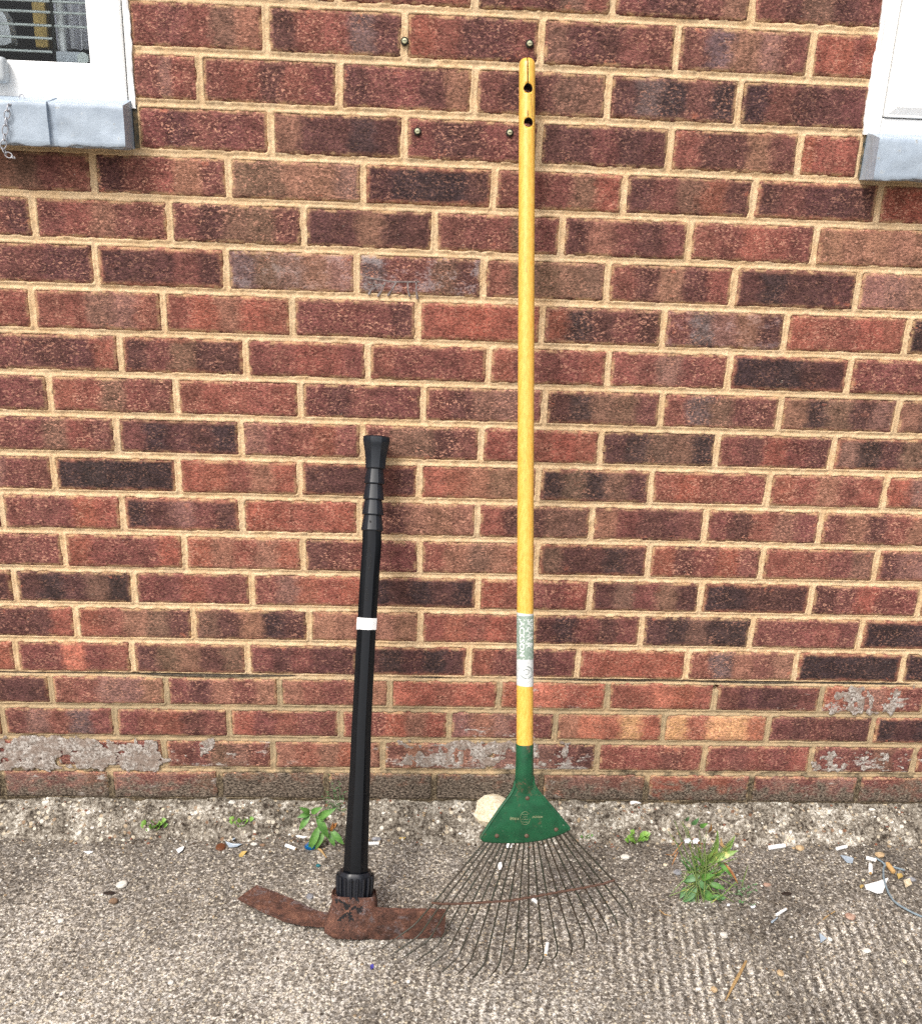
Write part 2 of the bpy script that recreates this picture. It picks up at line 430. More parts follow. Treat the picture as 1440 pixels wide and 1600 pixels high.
# ------------------------------------------------------------------ the brick house
# course: height of its middle, perpend joints as seen (picture x, picture y), one colour word per brick from left to right
COURSES = {
0: (1.5430, [(528, 2), (741.7, 8), (957, 10), (1175, 17)], 'mmpmm mppmm dpdom pddpt pdodp'),
1: (1.4670, [(415, 43), (632, 50), (845.7, 67), (1058, 75), (1268, 87)], 'ppmot dmmbd rmddp oddpp pbtgp rrrmr'),
2: (1.3891, [(312, 122), (530, 130), (741, 143), (950, 152), (1155, 160)], 'ppgmm pmdmp dppdt pddoo dbkpk kpddp'),
3: (1.3109, [(423, 207), (631.7, 217), (841.7, 230), (1047, 233), (1249, 240)], 'pdppp tddkd pddpp ddpdd mddtp rmmrm'),
4: (1.2376, [(145, 270), (357, 278), (567, 288), (772, 295), (975, 303), (1177, 312), (1373, 317)], 'otopm dpmtp oottg dkkkd pppor dpord dpddd rrrmr'),
5: (1.1650, [(52, 338), (265, 345), (474, 357), (679, 363), (877.7, 372), (1077, 373), (1275, 377)], 'ppdpd pmtpp pdoop ddtdd pppop dtpdp mprmp ttttt'),
6: (1.0891, [(149, 413), (353, 419), (557.7, 430), (755, 435), (949, 440), (1146.7, 450), (1340, 453)], 'kppdd dddpd bogtg bppod moooo mdtdm dkddd ggtgg'),
7: (1.0113, [(50.7, 483), (255, 487), (456.7, 495), (653, 503), (846.7, 510), (1036, 515), (1227.7, 518), (1418, 523)], 'mmpmm mmogm mrtrm ppppd mrrrr rkdpd pbgtd rmmrm kkdkd'),
8: (0.9353, [(187.3, 552), (384, 560), (574.3, 567), (763.3, 573), (950, 577), (1139, 583), (1327, 588)], 'pdddr dpodd pmmmp mpppm rpppm mpgpp kkkdd ppppm'),
9: (0.8628, [(77.3, 615), (274.7, 618), (469.3, 625), (661, 632), (850.7, 637), (1033.3, 642), (1219, 645), (1403, 648)], 'ppdpp rmopp mmmmm pdppp pdogp dkoop mbopp tkodg tkkdd'),
10: (0.7875, [(182.3, 681), (376.7, 687), (566, 690), (751.7, 695), (937.7, 703), (1120, 703), (1301.7, 707)], 'ppomp pkddk gpmrp poodp mpmrr dkook pdrpd gkdoo'),
11: (0.7130, [(83.3, 740), (278.3, 745), (468.3, 748), (655, 755), (840.7, 758), (1017, 762), (1200.7, 765), (1383, 767)], 'ppgpp kkkkk rrmtr dddpd rrtot kokod mrmmm rmtmm rggmr'),
12: (0.6380, [(2, 795), (191, 800), (377.7, 805), (561.7, 812), (745.7, 817), (924.3, 820), (1102, 820), (1281.7, 825)], 'ppmpp ppprr kdgpd rrmrr pdttt mddoo tpddp pdmtp ptdmt'),
13: (0.5602, [(100, 860), (288.3, 863), (473.3, 867), (655.7, 872), (838.3, 875), (1013.3, 877), (1190, 883), (1368.3, 887)], 'tmppp rpppr rtmtr dpmpp mtotr oddkd rdprp mmmpo dgggg'),
14: (0.4852, [(22.7, 916), (209, 918), (393.3, 922), (570, 925), (746.7, 927), (921.7, 930), (1094.3, 937), (1266.7, 940), (1436.7, 942)], 'ppdpd dkdok pprpp pgrrr kdkdk rmppm dopod kkddd dprpp mmpmm'),
15: (0.4107, [(119, 972), (302.3, 975), (483, 979), (656.7, 980), (830, 984), (1002.3, 987), (1174, 990), (1344, 993)], 'pdddr rmtod odtkd ttmtt mrmrm dkpdp dkokk pppmp kkkdd'),
16: (0.3346, [(25, 1027), (206.7, 1028), (386.7, 1030), (560, 1031), (732.3, 1033), (902.7, 1036), (1072.7, 1043), (1243, 1045), (1410, 1047)], 'rrrmr ppupm dotdo pdpdd dkdkd rpddp rrrrr mbtpt kkkkk kkdkk'),
17: (0.2601, [(80, 1082), (260, 1084), (436.7, 1084), (609, 1084), (780, 1084), (949, 1087), (1116.7, 1092), (1282.7, 1095)], 'dpddd mpggt pdtpt tmpmt urmrr ruumr mrurm pdddp rmgmp'),
18: (0.1902, [(5, 1130), (180, 1131), (357.7, 1131), (532, 1132), (701.7, 1131), (868, 1131), (1037, 1135), (1200, 1138), (1363, 1142)], 'mmpmm pgmbp pmrdp rpmpp mprtr gtgpp turcr crccr pdpdd kdkdd'),
19: (0.1147, [(85, 1178), (256.7, 1178), (426.7, 1179), (598, 1180), (765, 1182), (933, 1183), (1100, 1187), (1267, 1190), (1428, 1192)], 'mmmmp ppppp ppoop tmtrt ptgtg gggpd mmmpm mpmpm pppop mrmrm'),
20: (0.0420, [(3, 1222), (173, 1222), (343, 1222), (510, 1224), (678, 1225), (845, 1226), (1010.7, 1228), (1173, 1230), (1340, 1232)], 'ggpgg ggpgo gpgpo ooooo ooooo ooooo oggpo rrmrp pgpgg ppopp'),
}
RIM = {(4, 3), (6, 1), (6, 6), (7, 3), (7, 5), (8, 6), (8, 0), (10, 1), (11, 1), (11, 3), (11, 5), (13, 5), (14, 4), (14, 7), (15, 8), (16, 4), (16, 8), (17, 7), (18, 9), (12, 2), (13, 8), (8, 1), (9, 5), (10, 7), (4, 6)}
EFF = {(19, 0): 0.75, (19, 1): 0.95, (19, 2): 0.55, (19, 4): 0.75, (19, 5): 0.8, (17, 8): 0.6, (19, 8): 0.65, (19, 9): 0.4, (19, 3): 0.2, (17, 5): 0.25, (18, 5): 0.35, (20, 1): 0.4, (20, 2): 0.45, (20, 6): 0.4, (20, 8): 0.4, (4, 2): 0.3, (6, 2): 0.35, (5, 2): 0.3, (17, 7): 0.25, (3, 1): 0.2}
CHALK = {(6, 3): 0.9, (6, 2): 0.5, (7, 6): 0.4}
OPEN_L, OPEN_R, OPEN_Z = -0.518, 0.712, 1.352        # window openings: right edge of the one, left edge of the other, top of the sills
house = thing('brick_house', 'weathered red and purple brick house wall with sandy mortar and white windows', 'house')
rects = []
bricks = []
rng = random.Random(11)
zs = {k: v[0] for k, v in COURSES.items()}
for k in (-1, -2, -3): zs[k] = zs[0] - 0.0752 * k
def zbounds(k):
    up = (zs[k] + zs[k - 1]) / 2 if k - 1 in zs else zs[k] + 0.0376
    dn = (zs[k] + zs[k + 1]) / 2 if k + 1 in zs else zs[k] - 0.0390
    return dn + 0.0061, up - 0.0061
KINDS = 'mmpmm ppdpp rmrmm dkdkd pdtdp rrmrr otopm dddpd ppmpp mgtgm'.split()
XL, XR = -1.22, 1.36
for k in sorted(zs):
    z0, z1 = zbounds(k)
    if k in COURSES:
        js = [float(wall_at(x, y)[0]) for x, y in COURSES[k][1]]; words = COURSES[k][2].split()
    else:
        js = [float(-0.3 + 0.1125 * (k % 2))]; words = ['mmpmm', 'ppdpp']
    n0 = len(js); left = 0
    while js[0] > XL: js.insert(0, js[0] - 0.225); left += 1
    while js[-1] < XR: js.append(js[-1] + 0.225)
    for i in range(len(js) - 1):
        a, b = js[i] + 0.0057, js[i + 1] - 0.0057
        wi = i - left + 1
        word = words[wi] if 0 <= wi < len(words) else rng.choice(KINDS)
        key = (k, wi)
        if k <= 2:
            if b < OPEN_L + 0.03 or a > OPEN_R - 0.03: continue
            full = (a, b)
            a = max(a, OPEN_L + 0.001); b = min(b, OPEN_R - 0.001)
        elif k == 3:
            if b < OPEN_L + 0.03 or a > OPEN_R - 0.03: continue
            a = max(a, OPEN_L + 0.004); b = min(b, OPEN_R - 0.006)
        rects.append((a, b, z0, z1)); bricks.append((a, b, z0, z1, word, key))

# mortar: one rough sheet, proud at the brick edges and hollow between them
hx = np.arange(-1.23, 1.37, 0.0030); hz = np.arange(-0.03, 1.78, 0.0030)
MX, MZ = np.meshgrid(hx, hz)
D = np.full(MX.shape, 1.0)
for a, b, z0, z1 in rects:
    i0, i1 = np.searchsorted(hx, [a - 0.014, b + 0.014]); j0, j1 = np.searchsorted(hz, [z0 - 0.014, z1 + 0.014])
    sx, sz = MX[j0:j1, i0:i1], MZ[j0:j1, i0:i1]
    qx = np.maximum(a - sx, sx - b); qz = np.maximum(z0 - sz, sz - z1)
    d = np.where((qx > 0) & (qz > 0), np.hypot(qx, qz), np.maximum(qx, qz))
    D[j0:j1, i0:i1] = np.minimum(D[j0:j1, i0:i1], d)
Dn = D + 0.0020 * fbm(MX, MZ, 0.016, 3, 61) + 0.0008 * fbm(MX, MZ, 0.007, 2, 66)
t = np.clip(Dn / 0.0055, 0, 1)
prof = 0.0003 + 0.0040 * np.sin(t * np.pi / 2)
prof = np.where(Dn < 0, 0.0006 + np.clip(-Dn / 0.004, 0, 1) * 0.012, prof)
prof = prof + 0.0012 * fbm(MX, MZ, 0.02, 3, 62) + 0.0006 * fbm(MX, MZ, 0.007, 2, 63)
# damp-proof course: a dark slit above the third course from the bottom
zd = (zs[16] + zs[17]) / 2 - 0.001 + 0.0016 * fbm(MX, MZ * 0, 0.2, 3, 64)
slit = np.exp(-((MZ - zd) / 0.0026) ** 2) * np.clip(0.05 + 1.3 * fbm(MX, MZ * 0, 0.30, 3, 65) + 0.8 * np.exp(-((MX + 0.42) / 0.15) ** 2), 0, 1) * (D > 0.0005)
prof = prof + 0.016 * slit
# a small blow-hole in the joint below it
hole = wall_at(1119, 1076); prof = prof + 0.02 * (np.hypot(MX - hole[0], MZ - hole[2]) < 0.006)
cx = (MX[:-1, :-1] + MX[1:, 1:]) / 2; cz = (MZ[:-1, :-1] + MZ[1:, 1:]) / 2
keep = ~(((cx < OPEN_L - 0.004) | (cx > OPEN_R + 0.004)) & (cz > OPEN_Z - 0.07))
wall = grid_mesh('wall', MX, prof, MZ, M['mortar'], house, keep)

xs_ = np.arange(-1.22, 1.36, 0.006)
zc_ = (zs[16] + zs[17]) / 2 + 0.0005 + 0.0016 * fbm(xs_, xs_ * 0, 0.2, 3, 64)
yc_ = 0.0060 - 0.0052 * fbm(xs_, xs_ * 0, 0.16, 3, 67) - 0.006 * np.exp(-((xs_ + 0.42) / 0.14) ** 2)
hc_ = 0.0011 + 0.0009 * fbm(xs_, xs_ * 0, 0.05, 3, 68)
mb = MB(); mb.add([p for x, z, y, h in zip(xs_, zc_, yc_, hc_) for p in ((x, 0.03, z - h), (x, y, z - h), (x, y, z + h), (x, 0.03, z + h))],
                  [(4 * i + j, 4 * i + j + 1, 4 * i + 5 + j, 4 * i + 4 + j) for i in range(len(xs_) - 1) for j in range(3)])
M['bitumen'] = mat_plain('old_bitumen', S(48, 42, 38), 0.9, 0.3, 120, 0.3, rgb2=S(120, 108, 92))
mb.build('damp_course', M['bitumen'], house)

# brick shapes: a dozen rough blocks shared by all
def brick_shape(seed, mat='brick'):
    L, H, DP = 0.215, 0.065, 0.055
    nx, nz = 34, 10
    us = np.concatenate([[0, 0.008], np.linspace(0.03, 0.97, nx - 3), [0.992, 1]]); ws = np.concatenate([[0, 0.03], np.linspace(0.10, 0.90, nz - 3), [0.97, 1]])
    verts = []; faces = []
    U, W = np.meshgrid(us, ws)
    X = (U - 0.5) * L; Z = (W - 0.5) * H
    s = seed * 3.7
    X = X + 0.0024 * fbm(Z + s, X * 0.2 + s, 0.018, 3, 71) * (np.abs(U - 0.5) * 2) ** 6
    Z = Z + 0.0022 * fbm(X + s, Z * 0.2 + s, 0.026, 3, 72) * (np.abs(W - 0.5) * 2) ** 4
    e = np.minimum(np.minimum(U, 1 - U) * L, np.minimum(W, 1 - W) * H)
    Y = 0.0034 * (1 - np.clip(e / 0.0042, 0, 1)) ** 2 + 0.0009 * fbm(X + s, Z + s, 0.014, 3, 73) + 0.0010 * fbm(X + s, Z - s, 0.09, 2, 74)
    ny_, nx_ = X.shape
    verts = [(X[j, i], Y[j, i], Z[j, i]) for j in range(ny_) for i in range(nx_)]
    id_ = lambda j, i: j * nx_ + i
    for j in range(ny_ - 1):
        for i in range(nx_ - 1): faces.append((id_(j, i), id_(j, i + 1), id_(j + 1, i + 1), id_(j + 1, i)))
    per = [id_(0, i) for i in range(nx_)] + [id_(j, nx_ - 1) for j in range(1, ny_)] + [id_(ny_ - 1, i) for i in range(nx_ - 2, -1, -1)] + [id_(j, 0) for j in range(ny_ - 2, 0, -1)]
    b = len(verts); verts += [(verts[p][0], DP, verts[p][2]) for p in per]
    n = len(per)
    for q in range(n): faces.append((per[(q + 1) % n], per[q], b + q, b + (q + 1) % n))
    me = bpy.data.meshes.new('brick'); me.from_pydata(verts, [], faces)
    me.polygons.foreach_set('use_smooth', [True] * len(me.polygons)); me.update()
    me.materials.append(M[mat]); return me
shapes = [brick_shape(i) for i in range(14)]
low_shapes = [brick_shape(40 + i, 'brick_low') for i in range(8)]
for a, b, z0, z1, word, key in bricks:
    o = bpy.data.objects.new('brick', rng.choice(low_shapes if key[0] >= 17 else shapes)); COL.objects.link(o); o.parent = wall
    o.location = ((a + b) / 2, rng.uniform(-0.0012, 0.0012), (z0 + z1) / 2)
    o.scale = ((b - a) / 0.215, 1, (z1 - z0) / 0.065)
    o.rotation_euler = (rng.uniform(-0.008, 0.008), rng.uniform(-0.004, 0.004), rng.uniform(-0.004, 0.004))
    dark = sum(c in 'kd' for c in word)
    mean = [sum(PAL[w_][q] for w_ in word) / 5 for q in range(3)]
    for i in range(5):
        c = [0.72 * v + 0.28 * m_ for v, m_ in zip(PAL[word[i]], mean)]; j = rng.uniform(0.95, 1.05)
        o['c%d' % i] = [float(v) for v in S(*[min(255, q * j * rng.uniform(0.98, 1.02)) for q in c])]
    o['rim'] = 0.95 if key in RIM else rng.uniform(0.15, 0.5)
    o['rc'] = [float(v) for v in S(*rng.choice([(140, 90, 74), (130, 88, 76), (150, 98, 82)]))]
    o['spk'] = (0.42 if dark >= 4 else 0.66 if dark >= 2 else 0.85) * rng.uniform(0.6, 1.25)
    o['eff'] = 0.6 * EFF.get(key, 0.0); o['dirt'] = (0.95 if key[1] in (3, 4, 5) else 0.6) if key[0] == 20 else (0.12 if key[0] == 19 else 0.0)
    o['chalk'] = CHALK.get(key, 0.0)

# the wall goes on to both sides, out of the picture
mb = MB(); rng2 = random.Random(3)
for k in sorted(zs):
    z0, z1 = zbounds(k); off = 0.1125 * (k % 2)
    for s in (-1, 1):
        x = (XL - 0.006 + (XL - 0.2) * 0) if s < 0 else XR + 0.03
        for n in range(9):
            a = (x - 0.225 * (n + 1) - off * 0.4) if s < 0 else (x + 0.225 * n + off * 0.4); b = a + 0.2145
            if s < 0: b = min(b, XL - 0.005)
            if k <= 3: continue
            yv = rng2.uniform(-0.001, 0.001)
            mb.add([(a, yv, z0), (b, yv, z0), (b, yv, z1), (a, yv, z1), (a, 0.02, z0), (b, 0.02, z0), (b, 0.02, z1), (a, 0.02, z1)],
                   [(0, 1, 2, 3), (0, 4, 5, 1), (1, 5, 6, 2), (2, 6, 7, 3), (3, 7, 4, 0)])
M['far_brick'] = mat_plain('far_brick', S(*PAL['m']), 0.9, 0.2, 5, rgb2=S(*PAL['d']))
tag(mb.build('outer_brickwork', M['far_brick'], wall, smooth=False), kind='stuff')
mb = MB()
for x0, x1 in ((-3.3, -1.229), (1.366, 3.4)):
    mb.add([(x0, 0.004, -0.05), (x1, 0.004, -0.05), (x1, 0.004, 1.28), (x0, 0.004, 1.28)], [(0, 1, 2, 3)])
mb.build('outer_mortar', M['mortar'], wall, smooth=False)

# cement smeared and bloomed over the lowest courses: thin crusts with ragged outlines
def mat_crust():
    t = NT('cement_crust'); G = t.noise(210, 4, 0.74)
    col = t.mix(t.ramp(G, 0.36, 0.62), S(122, 108, 98), S(218, 210, 202))
    col = t.mix(t.ramp(t.noise(36, 4, 0.7), 0.44, 0.58, 0, 0.8), col, S(152, 134, 122))
    return t.out(col, 0.95, t.bump(G, 0.9, 0.002), spec=0.15)
M['crust'] = mat_crust()
def crust(x0, y0, x1, y1, seed, thr=0.0, drip=0.0):
    a = wall_at(x0, y1); b = wall_at(x1, y0); xs = np.arange(a[0], b[0], 0.0015); zz = np.arange(a[2], b[2], 0.0015); X, Z = np.meshgrid(xs, zz)
    u = (X - a[0]) / (b[0] - a[0]); w = (Z - a[2]) / (b[2] - a[2])
    inside = np.minimum(np.minimum(u, 1 - u) * (b[0] - a[0]) / 0.035, np.minimum(w, 1 - w) * (b[2] - a[2]) / 0.014)
    f = np.clip(inside, 0, 1) - 0.97 + 0.95 * fbm(X, Z, 0.05, 4, seed) + 0.95 * fbm(X, Z, 0.011, 3, seed + 2) - thr
    if drip: f = f + drip * fbm(X, Z * 0.12, 0.012, 2, seed + 5)
    Y = -0.0009 - 0.0010 * np.clip(f * 1.5, 0, 1) + 0.0006 * fbm(X, Z, 0.008, 2, seed + 7)
    c = (f[:-1, :-1] + f[1:, 1:] + f[:-1, 1:] + f[1:, :-1]) / 4 > 0
    grid_mesh('cement_smear', X, Y, Z, M['crust'], house, c)
crust(-60, 1150, 268, 1206, 301, -0.22); crust(262, 1150, 345, 1190, 305, -0.02); crust(608, 1156, 800, 1202, 311, -0.04); crust(740, 1154, 910, 1202, 317, 0.04)
crust(1252, 1168, 1440, 1210, 323, 0.12); crust(1282, 1068, 1430, 1122, 329, 0.12, 0.6)

# chalk strokes on one brick
M['chalk'] = mat_plain('chalk', S(116, 100, 96), 0.95, 0.2, 120, rgb2=S(158, 150, 148))
for pts in (((572, 433), (590, 436), (612, 440), (634, 440), (655, 440)), ((586, 439), (581, 450), (576, 460)), ((602, 441), (597, 452), (590, 463)), ((619, 441), (612, 452), (606, 462)), ((637, 441), (637, 452), (640, 463)), ((650, 439), (650, 452), (652, 467)), ((575, 440), (584, 444), (600, 446))):
    mb = MB(); mb.tube([wall_at(x, y, 0.0014) for x, y in pts], 0.0022, 6); mb.build('chalk_stroke', M['chalk'], house)

# ---- windows and sills
def ragged_strip(name, x0, x1, z0, z1, amp, side, parent, seed, y0=-0.002, y1=0.01):
    n = int((z1 - z0) / 0.004); mb = MB(); fr = []; 
    zz = np.linspace(z0, z1, n); off = amp * fbm(zz, zz * 0, 0.03, 4, seed)
    a = x0 + (off if side < 0 else 0 * off); b = x1 + (off if side > 0 else 0 * off)
    V = []; F = []
    for i in range(n):
        bul = -0.0012 * (1 + fbm(zz[i], 1.0, 0.02, 2, seed + 3))
        V += [(a[i], y1, zz[i]), (a[i], y0, zz[i]), ((a[i] + b[i]) / 2, y0 + float(bul), zz[i]), (b[i], y0, zz[i]), (b[i], y1, zz[i])]
    for i in range(n - 1):
        for j in range(4): F.append((i * 5 + j, i * 5 + j + 1, i * 5 + 6 + j, i * 5 + 5 + j))
    mb.add(V, F); return mb.build(name, M['sealant'], parent)
def bevel_box(name, lo, hi, mat, parent, r=0.004, seg=2, origin=(0, 0, 0)):
    mb = MB(); mb.box(lo, hi)
    bm = bmesh.new(); vv = [bm.verts.new(tuple(np.array(p) - np.array(origin))) for p in mb.v]
    for f in mb.f: bm.faces.new([vv[i] for i in f])
    bmesh.ops.bevel(bm, geom=list(bm.edges), offset=r, segments=seg, profile=0.6, affect='EDGES')
    me = bpy.data.meshes.new(name); bm.to_mesh(me); bm.free()
    return finish(name, me, mat, parent)
TOPZ = 2.15
# left window
wl = tag(bevel_box('window', (-0.529, 0.004, OPEN_Z - 0.004), (-0.5225, 0.09, TOPZ), M['upvc'], house, 0.002), 'white casement window with dark room behind, chain on its sill')
def ring_frame(name, x0, x1, z0, z1, w, y0, y1, parent):
    wl_, wr_, wb_, wt_ = w; b = 0.002
    def rect(i, y): return [(x0 + (wl_ * i), y, z0 + (wb_ * i)), (x1 - (wr_ * i), y, z0 + (wb_ * i)), (x1 - (wr_ * i), y, z1 - (wt_ * i)), (x0 + (wl_ * i), y, z1 - (wt_ * i))]
    e = b / 0.05
    mb = MB(); mb.rings([rect(0, y1), rect(0, y0 + b), rect(e, y0), rect(1 - e, y0), rect(1.0, y0 + b), rect(1.0, y1)], False, False); return mb.build(name, M['upvc'], parent, angle=30)
ring_frame('frame', -1.66, -0.5305, OPEN_Z - 0.004, TOPZ, (0.055, 0.0550, 0.0565, 0.055), 0.000, 0.07, wl)
mb = MB(); mb.box((-0.5305, 0.012, OPEN_Z), (-0.529, 0.05, TOPZ)); mb.build('gap_seal', M['dark_gap'], wl, smooth=False)
ragged_strip('sealant', -0.5232, -0.5165, OPEN_Z - 0.012, TOPZ, 0.004, 1, wl, 81)
def mat_glass():
    t = NT('window_glass'); t.t.nodes.remove(t.b)
    tr = t.n('ShaderNodeBsdfTransparent'); tr.inputs[0].default_value = (0.93, 0.95, 0.95, 1)
    gl = t.n('ShaderNodeBsdfGlossy'); gl.inputs['Roughness'].default_value = 0.01
    fr = t.n('ShaderNodeFresnel'); fr.inputs[0].default_value = 1.28
    mx = t.n('ShaderNodeMixShader'); t.set(mx.inputs[0], fr.outputs[0]); t.set(mx.inputs[1], tr.outputs[0]); t.set(mx.inputs[2], gl.outputs[0])
    t.set(t.t.nodes['Material Output'].inputs[0], mx.outputs[0]); return t.m
M['glass'] = mat_glass()
mb = MB(); mb.box((-1.6005, 0.026, 1.400), (-0.583, 0.030, TOPZ)); mb.build('pane', M['glass'], wl, smooth=False)
p0 = wall_at(0, 88, -0.012); p1 = wall_at(13.5, 130, -0.012)
M['catch'] = mat_plain('catch_paint', S(206, 212, 216), 0.45, 0.05, 120, 0.2)
bevel_box('window_catch', (p0[0] - 0.03, -0.024, p1[2]), (p1[0], -0.0005, p0[2]), M['catch'], wl, 0.008, 3)
# right window
wr = tag(bevel_box('window', (0.7135, -0.002, OPEN_Z - 0.003), (0.7365, 0.07, TOPZ), M['upvc'], house, 0.002), 'white window frame at the right edge above the pale blue sill')
bevel_box('frame', (0.7375, -0.0008, OPEN_Z - 0.003), (1.55, 0.07, 1.375), M['upvc'], wr, 0.002)
q = wall_at(1376, 190)
bevel_box('casement', (0.7378, -0.006, 1.3765), (0.99, 0.06, TOPZ), M['upvc'], wr, 0.004, 2)
mb = MB(); mb.add([(0.742, -0.0062, 1.381), (0.992, -0.0062, 1.381), (0.992, -0.012, 1.392), (0.756, -0.012, 1.392)], [(0, 1, 2, 3)])
mb.box((0.7565, -0.012, 1.392), (0.992, -0.006, TOPZ)); mb.build('casement_panel', M['upvc'], wr, smooth=False)
mb = MB(); mb.box((0.99, 0.02, 1.375), (1.55, 0.025, TOPZ)); mb.build('pane', M['glass'], wr, smooth=False)
ragged_strip('sealant', 0.7065, 0.7155, OPEN_Z - 0.004, TOPZ, 0.0045, -1, wr, 91)
# sills: painted tiles with joints
def sill(side, label):
    s = None
    zt, zb = 1.3415, 1.2765
    dep = 0.052
    tiles = []
    if side < 0:
        e = OPEN_L - 0.006; x = e
        for w in (0.106, 0.106, 0.106, 0.106, 0.106, 0.106, 0.106, 0.106, 0.106): tiles.append((x - w, x)); x -= w + 0.014
        ends = (x, e)
    else:
        e = OPEN_R + 0.004; x = e
        for w in (0.17, 0.106, 0.106, 0.106, 0.106, 0.106): tiles.append((x, x + w)); x += w + 0.014
        ends = (e, x)
    def slab(a, b, dy, name, parent, seed, cut=0.0):
        nx = max(4, int((b - a) / 0.004)); us = np.linspace(a, b, nx)
        prof_yz = [(0.06, zb), (-dep + 0.001, zb), (-dep, zb + 0.0015)] + [(-dep, zb + 0.0015 + (zt - zb - 0.004) * q_ / 10) for q_ in range(1, 11)] + [(-dep + 0.0018, zt - 0.0006), (-dep + 0.005, zt)] + [(-dep + 0.005 + 0.055 * q_ / 6, zt + 0.0115 * q_ / 6) for q_ in range(1, 7)] + [(0.06, zt + 0.012)]
        V = []; n = len(prof_yz)
        for i, u in enumerate(us):
            for (yy, zz_) in prof_yz:
                f = float(fbm(u, yy + zz_, 0.03, 3, seed)) * 0.0012
                lump = 0.0032 * max(0.0, float(fbm(u * 1.0, zz_ * 1.2 + yy, 0.045, 3, seed + 5)))
                if yy < -0.02 and zz_ <= zb + 0.002: zz2 = zz_ + 0.0040 * float(fbm(u, 0.3, 0.02, 3, seed + 9))
                else: zz2 = zz_
                yy2 = yy + dy + f - lump if yy < 0.03 else yy
                V.append((u, yy2, zz2 + (f if yy > -dep + 0.002 else 0)))
        F = [(i * n + j, i * n + j + 1, (i + 1) * n + j + 1, (i + 1) * n + j) for i in range(nx - 1) for j in range(n - 1)]
        F += [tuple(range(n)), tuple((nx - 1) * n + j for j in range(n - 1, -1, -1))]
        mb = MB(); mb.add(V, F); return mb.build(name, M['sill'], parent, angle=50)
    s = slab(ends[0] + 0.004, ends[1] - 0.004, 0.0065, 'window_sill', house, 5 + side)
    tag(s, label)
    for i, (a, b) in enumerate(tiles): slab(a, b, 0.0, 'sill_tile', s, 31 * i + 7 + side)
    x = OPEN_L - 0.004 if side < 0 else OPEN_R + 0.001
    mb = MB(); mb.box((x - 0.0005, 0.0005, zb + 0.003), (x + 0.0066 if side < 0 else x + 0.002, 0.03, zt + 0.004)); mb.build('sill_gap', M['old_gap'], s, smooth=False)
sill(-1, 'pale blue grey painted tile sill under the window with the chain')
sill(1, 'pale blue grey painted tile sill under the white framed window on the right')
# room behind the left window
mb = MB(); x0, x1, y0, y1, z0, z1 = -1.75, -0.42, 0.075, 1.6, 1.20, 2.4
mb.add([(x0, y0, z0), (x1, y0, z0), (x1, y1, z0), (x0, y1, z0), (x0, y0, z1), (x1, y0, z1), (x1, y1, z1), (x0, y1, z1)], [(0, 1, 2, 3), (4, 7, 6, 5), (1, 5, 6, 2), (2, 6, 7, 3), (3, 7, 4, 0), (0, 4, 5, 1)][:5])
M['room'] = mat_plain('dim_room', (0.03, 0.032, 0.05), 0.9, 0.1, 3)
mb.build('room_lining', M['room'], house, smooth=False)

# ------------------------------------------------------------------ things in the room behind the glass
M['curtain'] = mat_plain('curtain_cloth', (0.72, 0.72, 0.78), 0.9, 0.1, 14)
M['pale_pole'] = mat_plain('pale_pole', (0.85, 0.87, 0.9), 0.4, 0.04, 20)
M['ochre'] = mat_plain('ochre_wood', (0.50, 0.34, 0.10), 0.6, 0.25, 30)
M['wire'] = mat_plain('pale_metal', (0.62, 0.68, 0.68), 0.35, 0.06, 50)
M['box_grey'] = mat_plain('grey_plastic', (0.42, 0.46, 0.52), 0.4, 0.05, 50)
M['cloth_w'] = mat_plain('white_cloth', (0.75, 0.78, 0.84), 0.8, 0.1, 25)
def room_pt(px, py, Y): return wall_at(px, py, Y)
YC = 0.125
a = room_pt(84, 40, YC)[0]; b = room_pt(160, 40, YC)[0]; zb = room_pt(100, 76, YC)[2]
mb = MB(); V = []; F = []; n = 44
for i in range(n):
    u = i / (n - 1); x = a + (b - a) * u; y = YC + 0.010 * math.sin(u * 29) + 0.004 * math.sin(u * 67 + 1)
    V += [(x, y, zb), (x, y, 2.1)]
for i in range(n - 1): F.append((2 * i, 2 * i + 2, 2 * i + 3, 2 * i + 1))
mb.add(V, F); o = mb.build('curtain', M['curtain'], None, (a, YC, zb)); tag(o, 'pale folded curtain hanging inside behind the window glass', 'curtain')
p0 = room_pt(101, 101, 0.10); p1 = room_pt(97, 0, 0.10)
mb = MB(); mb.tube([(p0[0], 0.10, p0[2] - 0.002), (p0[0], 0.10, 2.1)], 0.0065, 12); o = mb.build('curtain_pole', M['pale_pole'], None, (p0[0], 0.10, p0[2])); tag(o, 'upright white pole standing in front of the curtain behind the glass', 'pole')
YO = 0.17
a = room_pt(52, 40, YO)[0]; b = room_pt(74, 40, YO)[0]; zb = room_pt(60, 74, YO)[2]
o = bevel_box('wooden_board', (a, YO, zb), (b, YO + 0.02, 2.0), M['ochre'], None, 0.002, 1, (a, YO, zb)); o.location = (a, YO, zb); tag(o, 'ochre yellow wooden board upright inside behind the glass', 'board')
YB = 0.085
t_ = thing('window_blind', 'thin pale horizontal blind rods behind the left part of the glass', 'blind', room_pt(0, 80, YB))
for py, xe in ((0, 144), (17, 144), (38, 144), (58, 82), (79, 82)):
    p = room_pt(40, py, YB); e = room_pt(xe, py + 3, YB)
    mb = MB(); mb.tube([(-1.55, YB, p[2]), (e[0], YB, p[2])], 0.0021, 6); mb.build('rod', M['wire'], t_, t_.location)
